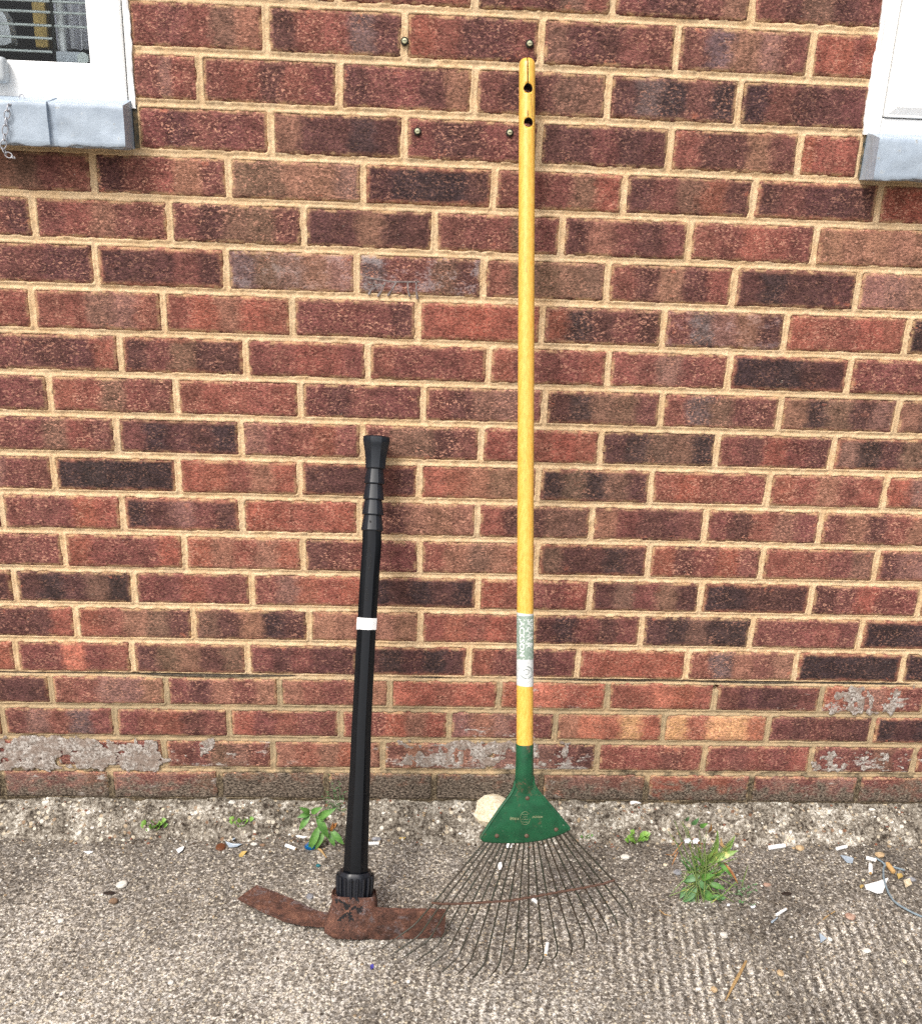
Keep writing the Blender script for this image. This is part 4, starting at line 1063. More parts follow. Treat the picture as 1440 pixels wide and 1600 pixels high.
# adze blade: flat side up, curving up to its edge
fr = [(512, 1450), (495, 1449), (472, 1447), (442, 1440), (410, 1426), (388, 1415), (371, 1406)]
bk = [(520, 1426), (499, 1424), (470, 1411), (449, 1401), (430, 1393), (414, 1387.5), (401, 1383)]
lift = [0.022, 0.0205, 0.0195, 0.020, 0.023, 0.027, 0.031]; thick = [0.014, 0.011, 0.0085, 0.0075, 0.0065, 0.005, 0.0022]
mb = MB(); rings = []; NSUB = 6
def lerp_list(lst, u):
    x = u * (len(lst) - 1); i = min(int(x), len(lst) - 2); f = x - i; return np.array(lst[i]) * (1 - f) + np.array(lst[i + 1]) * f
for k_ in range(6 * NSUB + 1):
    u = k_ / (6.0 * NSUB); f_, b_, l_, th = lerp_list(fr, u), lerp_list(bk, u), float(lerp_list(lift, u)), float(lerp_list(thick, u))
    w_ = 1.1 * float(fbm(u * 3, 0.2, 0.12, 3, 88)); w2_ = 1.1 * float(fbm(u * 3, 5.2, 0.12, 3, 89))
    B0 = ground_at(f_[0], f_[1] + w_, GZ + l_ - th); T1 = ground_at(b_[0], b_[1] + w2_, GZ + l_)
    z1 = np.array([0, 0, 1.0]); T0 = B0 + z1 * th; B1 = T1 - z1 * th; cr_ = (T1 - T0) / np.linalg.norm(T1 - T0)
    ring_ = [B0, T0 - z1 * 0.0006, T0 + cr_ * 0.0007]
    for q_ in (0.25, 0.5, 0.75): ring_.append(T0 * (1 - q_) + T1 * q_ + z1 * 0.0010 * float(fbm(u * 0.2, q_ * 0.05, 0.012, 3, 90)))
    rings.append(ring_ + [T1 - cr_ * 0.0007, T1 - z1 * 0.0006, B1])
mb.rings(rings); mb.build('adze_blade', M['rust'], matt, MO, angle=28)
# cutting blade: upright plate
yb = float(mk(580, 1445)[1]) - 0.016
def vp(px, py, off): return wall_at(px, py, yb + off)
top = [(572, 1419), (588, 1424), (606, 1424.5), (640, 1423.5), (672, 1422), (697, 1422)]
bot = [(562, 1460), (580, 1461), (606, 1464), (640, 1468.5), (670, 1472), (693, 1474.5)]
mb = MB(); rings = []; hws = [0.012, 0.011, 0.0085, 0.0065, 0.0045, 0.0015]
for k_ in range(31):
    u = k_ / 30.0; t0, b0_, hw = lerp_list(top, u), lerp_list(bot, u), float(lerp_list(hws, u))
    T = vp(t0[0], t0[1] + 1.2 * float(fbm(u, 0.1, 0.12, 3, 92)), 0.0); B = vp(b0_[0], b0_[1] + 1.2 * float(fbm(u, 7.1, 0.12, 3, 93)), 0.0); B[2] = max(B[2], GZ + 0.001)
    yv = np.array([0, hw, 0]); ring_ = [B - yv]
    for q_ in (0.06, 0.3, 0.5, 0.7, 0.94): ring_.append(B * (1 - q_) + T * q_ - yv * (1.0 + 0.12 * math.sin(math.pi * q_)) - np.array([0, 0.0012 * float(fbm(u * 0.3, q_ * 0.1, 0.03, 3, 94)), 0]))
    rings.append(ring_ + [T - yv, T + yv, B + yv])
mb.rings(rings); mb.build('cutting_blade', M['rust'], matt, MO, angle=30)

# ------------------------------------------------------------------ weeds
def mat_leaf(name, a, b, tip=None):
    t = NT(name)
    n = t.noise(90, 3, 0.6); col = t.mix(t.ramp(n, 0.3, 0.7), a, b)
    if tip: col = t.mix(t.ramp(t.noise(60, 3, 0.7), 0.55, 0.66), col, tip)
    m_ = t.out(col, 0.5, t.bump(t.noise(200, 3, 0.6), 0.25, 0.0008))
    t.b.inputs['Subsurface Weight'].default_value = 0.0
    return m_
M['leaf'] = mat_leaf('green_leaf', S(108, 156, 72), S(76, 124, 54))
M['leaf_fresh'] = mat_leaf('fresh_leaf', S(136, 176, 78), S(98, 146, 56))
M['leaf_blue'] = mat_leaf('blue_green_leaf', S(84, 128, 78), S(104, 146, 92))
M['leaf_edge'] = mat_leaf('yellowing_leaf', S(138, 168, 80), S(100, 140, 66), S(204, 200, 116))
M['leaf_dry'] = mat_leaf('dry_leaf', S(176, 122, 62), S(132, 78, 44), S(206, 172, 96))
M['stem'] = mat_leaf('pale_stem', S(142, 164, 96), S(118, 140, 78))
M['petal'] = mat_plain('white_petal', (0.8, 0.8, 0.84), 0.6, 0.05, 90)
def leaf(parent, base, tip, wd, mat='leaf', droop=0.25, up=(0, 0, 1), fold=0.25, name='leaf', n=7):
    O = np.array(parent.location); base = np.array(base, float); tip = np.array(tip, float)
    d = tip - base; L = np.linalg.norm(d); up = np.array(up, float)
    side = np.cross(d, up); side /= (np.linalg.norm(side) + 1e-9); nn = np.cross(side, d); nn /= (np.linalg.norm(nn) + 1e-9)
    V = []; F = []
    for i in range(n):
        u = i / (n - 1); w = wd * (math.sin(math.pi * min(1, u ** 0.8)) ** 0.85 + 0.03) if 0 < i < n - 1 else wd * 0.05
        c = base + d * u + nn * L * droop * (4 * u * (1 - u)) * 0.5
        V += [c - side * w + nn * w * fold, c - side * w * 0.5 + nn * w * fold * 0.3, c, c + side * w * 0.5 + nn * w * fold * 0.3, c + side * w + nn * w * fold]
    for i in range(n - 1):
        for j in range(4): F.append((i * 5 + j, i * 5 + j + 1, i * 5 + j + 6, i * 5 + j + 5))
    mb = MB(); mb.add(V, F); return mb.build(name, M[mat], parent, O)
def stalk(parent, pts, r=0.0008, mat='stem', name='stem'):
    mb = MB(); mb.tube(pts, [r] * (len(pts) - 1) + [r * 0.5], 5); return mb.build(name, M[mat], parent, parent.location)
def base_of(px, py):
    p = ground_at(px, py)
    for _ in range(4):
        p = ground_at(px, py, top_z(p[0], p[1]))
    return p
def at_depth(px, py, p): return wall_at(px, py, p[1])
# left weed: broad lance leaves beside the mattock handle
b0 = base_of(505, 1318)
pl = thing('weed', 'green weed with long pointed leaves growing left of the black handle', 'weed', b0)
pA = at_depth(487, 1266, b0) + np.array([0, -0.02, 0]); pB = at_depth(497, 1272, b0) + np.array([0, -0.015, 0]); pC = at_depth(515, 1296, b0) + np.array([0, -0.02, 0])
stalk(pl, [b0, (b0 + pB) / 2 + np.array([0.004, 0, 0]), pB, pA], 0.0011); stalk(pl, [b0, pC], 0.001)
def LF(a, e, w, yo=-0.02, ye=-0.035, mat='leaf', droop=0.25, fold=0.25): 
    leaf(pl, at_depth(*a, b0) + np.array([0, yo * 0.5, 0]), at_depth(*e, b0) + np.array([0, ye * 0.6, 0]), w * 1.2, mat, droop, (0.1, -0.75, 0.6), fold)
for a, e, w in (((485, 1266), (469, 1252), 0.0045), ((485, 1267), (466, 1268), 0.0045), ((485, 1268), (469, 1288), 0.005), ((487, 1266), (505, 1252), 0.005),
                ((497, 1274), (526, 1254), 0.0062), ((495, 1270), (514, 1300), 0.0066), ((500, 1285), (484, 1320), 0.0066), ((508, 1292), (494, 1318), 0.005),
                ((516, 1292), (538, 1310), 0.0055), ((514, 1298), (524, 1313), 0.0045), ((500, 1278), (512, 1268), 0.003)): LF(a, e, w)
LF((517, 1296), (521, 1278), 0.0026, -0.02, -0.025, 'leaf_dry')
LF((519, 1290), (527, 1280), 0.0035, -0.02, -0.02, 'leaf_dry')
# small seedlings at the foot of the wall
def seedling(px, py, rad, n, lab, seed, mat='leaf_fresh'):
    b = base_of(px, py + rad * 0.6); r = random.Random(seed); t_ = thing('seedling', lab, 'seedling', b, 'seedlings along the foot of the wall')
    for i in range(n):
        a_ = r.random() * 6.28; q_ = rad * (0.25 + 0.75 * r.random()); c = b + np.array([px_size(q_, b) * math.cos(a_), -px_size(q_, b) * abs(math.sin(a_)) * 0.5, px_size(rad, b) * (0.3 + 1.1 * r.random())])
        stalk(t_, [b, (b + c) / 2 + np.array([0, 0, 0.001]), c], 0.0004)
        d = np.array([math.cos(a_), -abs(math.sin(a_)) * 0.7, 0.5]); leaf(t_, c, c + d * px_size(rad * 0.55, b), px_size(rad * 0.28, b), mat, 0.3, (0.05, -0.6, 0.8), 0.1, n=5)
seedling(243, 1291, 15, 26, 'bright green seedling, leftmost at the foot of the wall', 1)
seedling(352, 1292, 9, 14, 'tiny bright green seedling between two others at the wall foot', 2)
seedling(379, 1288, 15, 26, 'bright green seedling just left of the weed with pointed leaves', 3)
seedling(994, 1309, 15, 24, 'bright green seedling between the green rake head and the flowering weed', 4)
seedling(916, 1308, 8, 9, 'tiny green seedling right beside the corner of the rake head', 6, 'leaf')
# wispy plant behind the mattock handle
b0 = base_of(534, 1288); pl = thing('wispy_plant', 'thin feathery grey green plant behind the black mattock handle', 'plant', b0); r = random.Random(9)
for e in ((516, 1212), (524, 1232), (508, 1230), (530, 1222), (518, 1250), (536, 1240), (505, 1246), (540, 1262)):
    p1 = at_depth(*e, b0) + np.array([0, 0.012 * r.random() - 0.006, 0]); mid = (b0 + p1) / 2 + np.array([0.006 * (r.random() - 0.5), -0.006, 0.0]); stalk(pl, [b0, mid, p1], 0.00045, 'leaf_blue')
    for k in range(9):
        u = 0.35 + 0.65 * k / 8; c = b0 * (1 - u) ** 2 + mid * 2 * u * (1 - u) + p1 * u ** 2
        d = np.array([r.uniform(-1, 1), r.uniform(-0.8, 0.1), r.uniform(0.1, 0.8)]); d /= np.linalg.norm(d); leaf(pl, c, c + d * r.uniform(0.005, 0.010), 0.0009, 'leaf_blue', 0.1, (0, -1, 0.3), 0.1, n=4)
# right weed with yellowing leaves and white flowers
b0 = base_of(1094, 1398); pl = thing('flowering_weed', 'bushy weed with yellow edged leaves, dry tips and white flowers on the right', 'weed', b0)
def LW(a, e, w, ya=-0.0, ye=-0.02, mat='leaf', droop=0.25, fold=0.22):
    leaf(pl, at_depth(*a, b0) + np.array([0, ya, 0]), at_depth(*e, b0) + np.array([0, ye, 0]), w, mat, droop, (0.1, -0.7, 0.65), fold)
for a, e, w, m_ in (((1104, 1352), (1113, 1310), 0.0065, 'leaf_edge'), ((1118, 1345), (1136, 1317), 0.0055, 'leaf_edge'), ((1098, 1352), (1139, 1333), 0.0085, 'leaf_edge'), ((1110, 1350), (1131, 1366), 0.005, 'leaf'),
                    ((1100, 1318), (1103, 1298), 0.004, 'leaf_dry'), ((1112, 1372), (1128, 1352), 0.005, 'leaf'), ((1122, 1352), (1137, 1372), 0.003, 'leaf_dry'), ((1092, 1330), (1080, 1322), 0.004, 'leaf_dry'),
                    ((1092, 1372), (1106, 1358), 0.0075, 'leaf'), ((1084, 1372), (1098, 1384), 0.0075, 'leaf_blue'), ((1090, 1366), (1068, 1375), 0.008, 'leaf_blue'), ((1086, 1382), (1066, 1400), 0.009, 'leaf_blue'),
                    ((1092, 1388), (1110, 1402), 0.0085, 'leaf'), ((1080, 1392), (1076, 1412), 0.0075, 'leaf_blue'), ((1096, 1392), (1098, 1412), 0.007, 'leaf'), ((1102, 1378), (1122, 1382), 0.0065, 'leaf'),
                    ((1085, 1360), (1078, 1344), 0.0055, 'leaf_blue'), ((1096, 1362), (1088, 1346), 0.0055, 'leaf'), ((1104, 1395), (1124, 1392), 0.005, 'leaf'), ((1072, 1385), (1062, 1392), 0.006, 'leaf_blue'),
                    ((1080, 1305), (1088, 1292), 0.005, 'leaf_blue'), ((1090, 1306), (1098, 1296), 0.005, 'leaf'), ((1070, 1300), (1074, 1288), 0.005, 'leaf_blue'), ((1096, 1348), (1106, 1326), 0.005, 'leaf_edge')): LW(a, e, w * 0.72, -0.004 - 0.012 * random.random(), -0.012 - 0.02 * random.random(), m_)
for pts, m_ in ((((1094, 1398), (1080, 1350), (1070, 1300), (1063, 1292)), 'stem'), (((1088, 1400), (1082, 1362), (1080, 1345)), 'stem'), (((1094, 1398), (1096, 1340), (1090, 1310)), 'stem'), (((1070, 1350), (1058, 1322), (1045, 1303)), 'stem'),
                (((1102, 1400), (1120, 1384), (1134, 1366)), 'leaf_edge'), (((1090, 1408), (1072, 1418), (1054, 1420)), 'stem'), (((1084, 1398), (1083, 1384), (1071, 1377)), 'leaf_edge'), (((1144, 1378), (1146, 1362), (1149, 1346)), 'stem'),
                (((1106, 1404), (1108, 1416), (1106, 1412)), 'stem'), (((1066, 1322), (1052, 1336), (1042, 1332)), 'leaf_dry'), (((1060, 1334), (1054, 1342), (1050, 1346)), 'leaf_dry')):
    stalk(pl, [at_depth(*p, b0) + np.array([0, -0.02 - 0.006 * i, 0]) for i, p in enumerate(pts)], 0.0010, m_)
rg_ = random.Random(31)
for k in range(60):
    a_ = (1092 + rg_.uniform(-14, 18), 1396 + rg_.uniform(-30, 6)); e_ = (1092 + rg_.uniform(-46, 44), 1342 + rg_.uniform(-52, 56))
    P = [at_depth(*a_, b0) + np.array([0, -0.004, 0]), at_depth((a_[0] * 0.6 + e_[0] * 0.4), a_[1] * 0.6 + e_[1] * 0.4 - 8, b0) + np.array([0, -0.015, 0]), at_depth(*e_, b0) + np.array([0, -0.025, 0])]
    stalk(pl, P, 0.0008, rg_.choice(['stem', 'leaf_edge', 'stem']), 'blade')
for k in range(26):
    x_, y_ = 1090 + rg_.uniform(-24, 26), 1372 + rg_.uniform(-26, 28); LW((x_, y_), (x_ + rg_.uniform(-30, 30), y_ + rg_.uniform(-34, 16)), rg_.uniform(0.0018, 0.0034), -0.004, -0.014, rg_.choice(['leaf', 'leaf_blue', 'leaf_edge', 'leaf']))
pl.scale = (1.18, 1.1, 1.22)
def flower(px, py, rad):
    c = at_depth(px, py, b0) + np.array([0, -0.034, 0]); mb = MB(); rr = px_size(rad, b0)
    for k in range(6):
        a_ = 2 * math.pi * k / 6; d = np.array([math.cos(a_), -0.4, math.sin(a_)]); s_ = np.array([-math.sin(a_), 0, math.cos(a_)])
        mb.add([c, c + d * rr * 0.6 - s_ * rr * 0.35, c + d * rr, c + d * rr * 0.6 + s_ * rr * 0.35], [(0, 1, 2), (0, 2, 3)])
    mb.build('flower', M['petal'], pl, b0)
for px, py, rd in ((1069, 1313, 4.5), (1080, 1313, 5), (1155, 1396, 4), (1114, 1411, 3.6), (1123, 1394, 2.6)): flower(px, py, rd)
r = random.Random(12)
for k in range(22):                        # fine sprays low on the right side of the weed
    c0 = base_of(1128 + r.uniform(-14, 30), 1400 + r.uniform(-14, 12)); c1 = c0 + np.array([r.uniform(-0.02, 0.02), r.uniform(-0.02, 0.01), r.uniform(0.006, 0.026)])
    stalk(pl, [c0, (c0 + c1) / 2 + np.array([0, 0, 0.003]), c1], 0.00035, 'leaf_blue')
    for q_ in range(3):
        d = np.array([r.uniform(-1, 1), r.uniform(-1, 0.2), r.uniform(-0.1, 0.7)]); d /= np.linalg.norm(d); leaf(pl, c1, c1 + d * 0.006, 0.0010, 'leaf_blue', 0.1, (0, -0.5, 0.8), 0.1, n=4)

# ------------------------------------------------------------------ stones, butts and scraps on the paving
def stone_mat(name, a, b): return mat_plain(name, a, 0.85, 0.1, 140, 0.4, 0.3, rgb2=b)
M['st_white'] = stone_mat('pale_stone', S(238, 234, 226), S(206, 198, 186)); M['st_tan'] = stone_mat('tan_stone', S(206, 180, 142), S(176, 146, 110))
M['st_brown'] = stone_mat('brown_stone', S(150, 122, 98), S(112, 90, 72)); M['st_pink'] = stone_mat('pink_stone', S(190, 160, 142), S(160, 124, 106))
M['st_grey'] = stone_mat('grey_stone', S(168, 168, 172), S(120, 120, 126)); M['st_cream'] = stone_mat('cream_rock', S(240, 231, 208), S(206, 184, 148))
M['st_dark'] = stone_mat('dark_bark', S(52, 38, 30), S(34, 26, 22))
M['paper'] = mat_plain('white_paper', (0.74, 0.73, 0.72), 0.75, 0.16, 160); M['filter'] = mat_plain('filter_tan', S(206, 164, 106), 0.8, 0.12, 200)
M['blue_foil'] = mat_plain('blue_foil', S(20, 90, 190), 0.22, 0.3, 120, metal=0.6, rgb2=S(30, 150, 210)); M['teal'] = mat_plain('teal_plastic', S(30, 110, 120), 0.4, 0.2, 100)
M['bluegrey'] = mat_plain('blue_grey_plastic', S(176, 190, 204), 0.5, 0.1, 100); M['yellow'] = mat_plain('yellow_scrap', S(206, 176, 104), 0.7, 0.15, 100)
M['orange'] = mat_plain('orange_scrap', S(178, 106, 72), 0.8, 0.15, 100); M['straw'] = mat_plain('dry_straw', S(196, 164, 112), 0.8, 0.15, 150, rgb2=S(160, 122, 78))
M['wire_blue'] = mat_plain('grey_blue_wire', S(134, 150, 160), 0.45, 0.15, 60); M['violet'] = mat_plain('violet_scrap', S(80, 76, 170), 0.6, 0.2, 100)
M['cap'] = mat_plain('brown_cap', S(112, 66, 40), 0.45, 0.2, 150)
ico = bmesh.new(); bmesh.ops.create_icosphere(ico, subdivisions=2, radius=1.0)
IV = [np.array(v.co) for v in ico.verts]; IF = [tuple(v.index for v in f.verts) for f in ico.faces]; ico.free()
ico = bmesh.new(); bmesh.ops.create_icosphere(ico, subdivisions=1, radius=1.0)
IV1 = np.array([tuple(v.co) for v in ico.verts]); IF1 = [tuple(v.index for v in f.verts) for f in ico.faces]; ico.free()
def stone(px, py, w, h, mat, lab, name='pebble', cat='pebble', seed=0, ang=0.35, flat=0.55, rot=None):
    c = base_of(px, py + h * 0.25); a_ = px_size(w / 2.0, c); hh = px_size(h / 2.0, c) * 1.15; r = random.Random(px * 7 + py + seed)
    cuts = [np.array([r.gauss(0, 1), r.gauss(0, 1), r.gauss(0, 1)]) for _ in range(9)]; cuts = [q / np.linalg.norm(q) for q in cuts]; lim = [r.uniform(1 - ang, 1.0) for _ in cuts]
    V = []
    for v in IV:
        p = v.copy()
        for q, l_ in zip(cuts, lim):
            e = np.dot(p, q)
            if e > l_: p = p - q * (e - l_)
        V.append(c + np.array([p[0] * a_, p[1] * hh, p[2] * min(a_, hh) * flat + min(a_, hh) * flat * 0.55]))
    mb = MB(); mb.add(V, IF); o = mb.build(name, M[mat], None, c, angle=25); tag(o, lab, cat); 
    if rot: o.rotation_euler[2] = rot
    return o
def butt(p0, p1, rad, lab, filt=None, mat='paper'):
    a, b = base_of(*p0), base_of(*p1); r = px_size(rad, a); up = np.array([0, 0, r * 0.9]); t_ = thing('cigarette_butt', lab, 'cigarette butt', a, 'cigarette ends on the paving')
    d = (b - a); a2, b2 = a + up, b + up
    mb = MB(); mb.tube([a2, a2 + d * 0.02, a2 + d * 0.5 + np.array([0, 0, 0.0003]), b2 - d * 0.03, b2], [r * 0.8, r, r, r * 0.95, r * 0.7], 10); mb.build('paper_tube', M[mat], t_, a)
    mb = MB(); mb.tube([b2 - d * 0.02, b2 + d * 0.03], [r * 0.72, r * 0.66], 10); mb.build('filter_end', M['filter'], t_, a)
def scrap(pts, mat, lab, name='paper_scrap', cat='scrap', curl=0.004, thick=0.0006, seed=1):
    P = [base_of(*p) for p in pts]; c = sum(P) / len(P); r = random.Random(int(c[0] * 9999) + seed); n = len(P)
    top = [p + np.array([0, 0, 0.0012 + curl * r.random()]) for p in P]; V = top + [c + np.array([0, 0, 0.001 + curl * 0.5 * r.random()])]
    V = V + [v - np.array([0, 0, thick]) for v in V]; F = []
    for i in range(n):
        k = (i + 1) % n; F += [(i, k, n), (n + 1 + k, n + 1 + i, 2 * n + 1), (i, n + 1 + i, n + 1 + k, k)]
    mb = MB(); mb.add(V, F); o = mb.build(name, M[mat], None, c, angle=20); tag(o, lab, cat); return o
def stick(pts, rad, mat, lab, name='twig', cat='twig'):
    P = [base_of(*p) for p in pts]; r = px_size(rad, P[0]); P = [p + np.array([0, 0, r * 0.9]) for p in P]
    mb = MB(); mb.tube(P, [r * 0.7] + [r] * (len(P) - 2) + [r * 0.35], 6); o = mb.build(name, M[mat], None, P[0]); tag(o, lab, cat); return o
stone(766, 1264, 66, 58, 'st_cream', 'large cream rock half hidden behind the green rake head', 'rock', 'rock', 4, 0.5, 0.8)
stone(190, 1380, 19, 16, 'st_white', 'largest white angular stone on the paving at the left'); stone(177, 1407, 15, 12, 'st_brown', 'round brown pebble below the white angular stone on the left')
stone(171, 1395, 20, 7, 'st_dark', 'flat dark bark chip between the white stone and the brown pebble', 'bark_chip', 'bark'); stone(95, 1438, 10, 9, 'st_white', 'small white pebble on the bare concrete at far left')
stone(362, 1253, 13, 10, 'st_white', 'white stone on the crumbled footing left of the pointed weed'); stone(256, 1263, 8, 9, 'st_cream', 'little cream pebble on the footing above the leftmost seedling')
stone(419, 1304, 9, 8, 'st_white', 'white pebble right of the straw leaf near the wall foot'); stone(397, 1318, 12, 8, 'st_white', 'white flat pebble right of the blue grey plastic shard'); stone(410, 1320, 9, 6, 'st_brown', 'small reddish brown chip next to the white flat pebble', 'stone_chip', 'chip')
stone(484, 1399, 12, 13, 'st_grey', 'smooth grey pebble between the adze blade and the black collar'); stone(481, 1376, 7, 5, 'st_white', 'tiny white pebble above the grey pebble by the collar')
stone(588, 1310, 15, 9, 'st_grey', 'grey shell like pebble right of the mattock handle'); stone(436, 1456, 8, 7, 'st_white', 'white pebble in front of the adze blade'); stone(312, 1461, 7, 6, 'st_white', 'white pebble alone left of the adze blade')
stone(267, 1535, 10, 8, 'st_white', 'white pebble near the bottom edge, left of the mattock'); stone(976, 1338, 15, 11, 'st_white', 'smooth white pebble right of the upper rake tines'); stone(1039, 1351, 8, 6, 'st_cream', 'cream pebble just left of the flowering weed')
stone(1198, 1382, 13, 8, 'st_pink', 'pinkish white pebble right of the flowering weed'); stone(1228, 1396, 18, 7, 'st_dark', 'short dark bark piece right of the flowering weed', 'bark_chip', 'bark'); stone(1130, 1460, 14, 12, 'st_white', 'white pebble below the flowering weed')
stone(1328, 1431, 19, 14, 'st_pink', 'oval pink brown pebble left of the blue wire'); stone(1239, 1325, 5, 5, 'st_tan', 'tiny tan pebble below the long cigarette end'); stone(1249, 1324, 14, 12, 'st_tan', 'tan stone right of the longest cigarette end'); stone(1374, 1335, 16, 14, 'st_tan', 'square tan stone above the blue wire')
stone(1353, 1484, 17, 10, 'st_white', 'white pebble at the right, below the blue wire'); stone(1412, 1501, 9, 11, 'st_cream', 'cream pebble near the right edge of the paving'); stone(1219, 1519, 12, 12, 'st_tan', 'tan pebble to the right of the dry stick'); stone(1115, 1545, 11, 11, 'st_tan', 'round tan pebble left of the dry stick end')
stone(1090, 1545, 10, 6, 'st_white', 'flat white chip next to the round tan pebble', 'stone_chip', 'chip'); stone(1296, 1467, 8, 8, 'st_white', 'white crumb touching the pale blue shard'); stone(1424, 1373, 14, 9, 'st_grey', 'pale grey pebble right of the paper scrap'); stone(1014, 1439, 8, 6, 'st_white', 'white pebble just right of the tips of the rake')
stone(637, 1533, 9, 7, 'st_white', 'white pebble below the left rake tines'); stone(1058, 1362, 14, 11, 'st_grey', 'translucent grey stone at the left of the flowering weed'); stone(1150, 1320, 9, 9, 'st_white', 'white pebble right behind the flowering weed'); stone(1139, 1323, 9, 10, 'st_grey', 'grey white pebble at the yellow leaf tip of the weed')
stone(0, 1375, 8, 12, 'st_white', 'white pebble cut by the left picture edge'); stone(1236, 1464, 7, 4, 'st_white', 'tiny white chip above the dry stick', 'stone_chip', 'chip'); stone(1348, 1363 + 12, 6, 5, 'st_cream', 'tiny cream pebble left of the white paper scrap')
stone(956, 1261, 11, 9, 'st_grey', 'blue grey stone on the footing right of the rake head'); stone(1362, 1265, 11, 8, 'st_white', 'white stone chip on the footing at the far right', 'stone_chip', 'chip')
butt((1200, 1328), (1226, 1324), 3.6, 'longest white cigarette end, right behind the flowering weed'); butt((1306, 1329), (1322, 1325), 2.8, 'short white cigarette end near the wall, above the pale leaf scrap'); butt((1352, 1343), (1368, 1347), 3.0, 'white cigarette end touching the end of the blue wire')
butt((1359, 1354), (1359, 1367), 3.3, 'upright looking white cigarette end above the paper scrap'); butt((1385, 1353), (1395, 1366), 4.0, 'tan cigarette filter lying against the blue wire', None, 'filter'); butt((446, 1323), (462, 1329), 2.8, 'white cigarette end left of the blue foil')
butt((570, 1321), (592, 1320), 2.8, 'white cigarette end sticking out behind the mattock handle'); butt((855, 1476), (852, 1494), 3.0, 'white cigarette end among the tips of the rake tines'); butt((832, 1408), (840, 1414), 3.2, 'short white cigarette end under the cross wire of the rake')
butt((1212, 1432), (1228, 1422), 2.4, 'pale cigarette end pointing up right above the stick'); butt((985, 1257), (1002, 1256), 2.8, 'white cigarette end on the footing right of the rake head')
scrap([(1350, 1384), (1368, 1380), (1387, 1374), (1381, 1390), (1378, 1399), (1370, 1401), (1352, 1392)], 'paper', 'large white fan shaped paper scrap beside the blue wire', curl=0.006)
scrap([(1312, 1337), (1322, 1339), (1333, 1343), (1331, 1350), (1322, 1350), (1317, 1345)], 'bluegrey', 'pale leaf shaped scrap left of the blue wire'); scrap([(1279, 1461), (1291, 1468), (1281, 1476)], 'bluegrey', 'pale blue triangular shard on the open paving', 'plastic_shard', 'shard')
scrap([(461, 1303), (475, 1305), (488, 1300), (488, 1306), (474, 1311), (463, 1309)], 'paper', 'torn white paper strip under the pointed weed leaves', curl=0.005); scrap([(275, 1329), (281, 1325), (288, 1326), (286, 1332), (279, 1335)], 'paper', 'small white scrap with a dark edge on the left paving', curl=0.006)
scrap([(352, 1318), (364, 1321), (378, 1322), (370, 1326), (358, 1325)], 'bluegrey', 'blue grey plastic shard beside the brown bottle cap', 'plastic_shard', 'shard'); scrap([(362, 1316), (366, 1309), (368, 1312), (365, 1318)], 'bluegrey', 'thin upright sliver on the blue grey plastic shard', 'plastic_shard', 'shard', 0.008)
scrap([(373, 1337), (378, 1332), (386, 1333), (379, 1340), (374, 1342)], 'yellow', 'yellow leaf scrap below the blue grey shard', 'leaf_scrap', 'leaf'); scrap([(623, 1311), (628, 1307), (634, 1310), (630, 1314)], 'yellow', 'pale yellow leaf scrap right of the mattock handle', 'leaf_scrap', 'leaf')
scrap([(640, 1308), (648, 1304), (655, 1307), (650, 1312), (643, 1312)], 'orange', 'orange leaf scrap beside the pale yellow one', 'leaf_scrap', 'leaf'); scrap([(90, 1297), (96, 1298), (102, 1307), (98, 1310), (92, 1304)], 'bluegrey', 'pale bluish scrap at the wall foot on the far left', curl=0.006)
scrap([(311, 1298), (322, 1298), (335, 1299), (333, 1303), (322, 1304), (312, 1304)], 'straw', 'flat straw coloured leaf near the two small seedlings', 'leaf_scrap', 'leaf'); scrap([(188, 1307), (200, 1306), (202, 1312), (190, 1313)], 'st_grey', 'flat grey slate chip at the wall foot on the left', 'stone_chip', 'chip')
scrap([(130, 1333), (140, 1331), (146, 1333), (138, 1336)], 'paper', 'narrow white scrap with dark dirt on the far left paving', curl=0.003); scrap([(776, 1350), (783, 1349), (785, 1360), (779, 1362)], 'paper', 'white scrap seen between the upper rake tines', curl=0.004); scrap([(790, 1318), (800, 1317), (799, 1328), (791, 1327)], 'paper', 'white scrap directly under the rake head', curl=0.004)
scrap([(578, 1510), (583, 1508), (584, 1515), (579, 1517)], 'violet', 'tiny violet scrap below the rusty cutting blade', curl=0.003); scrap([(1342, 1386), (1346, 1383), (1349, 1388), (1344, 1391)], 'yellow', 'small yellow scrap left of the white paper scrap', 'leaf_scrap', 'leaf', 0.005); scrap([(1400, 1368), (1408, 1366), (1410, 1373), (1403, 1375)], 'yellow', 'small yellow scrap right of the tan filter', 'leaf_scrap', 'leaf', 0.005)
scrap([(1410, 1380), (1420, 1376), (1424, 1384), (1414, 1390)], 'st_cream', 'cream crumpled scrap below the pale grey pebble', curl=0.006); scrap([(430, 1434), (437, 1436), (444, 1440), (436, 1444)], 'straw', 'curled dry leaf under the adze blade', 'leaf_scrap', 'leaf', 0.01)
scrap([(1125, 1312), (1129, 1322), (1137, 1326), (1131, 1330), (1124, 1324)], 'straw', 'dry curled leaf on the paving behind the flowering weed', 'leaf_scrap', 'leaf', 0.008)
stick([(1165, 1504), (1156, 1522), (1146, 1540), (1133, 1566)], 2.6, 'straw', 'pale dry stick lying on the paving at the lower right'); stick([(252, 1279), (262, 1284), (271, 1289)], 1.6, 'straw', 'short pale straw behind the leftmost seedling', 'straw', 'straw'); stick([(1304, 1425), (1290, 1434), (1276, 1446)], 1.1, 'straw', 'thin curved straw left of the pink brown pebble', 'straw', 'straw')
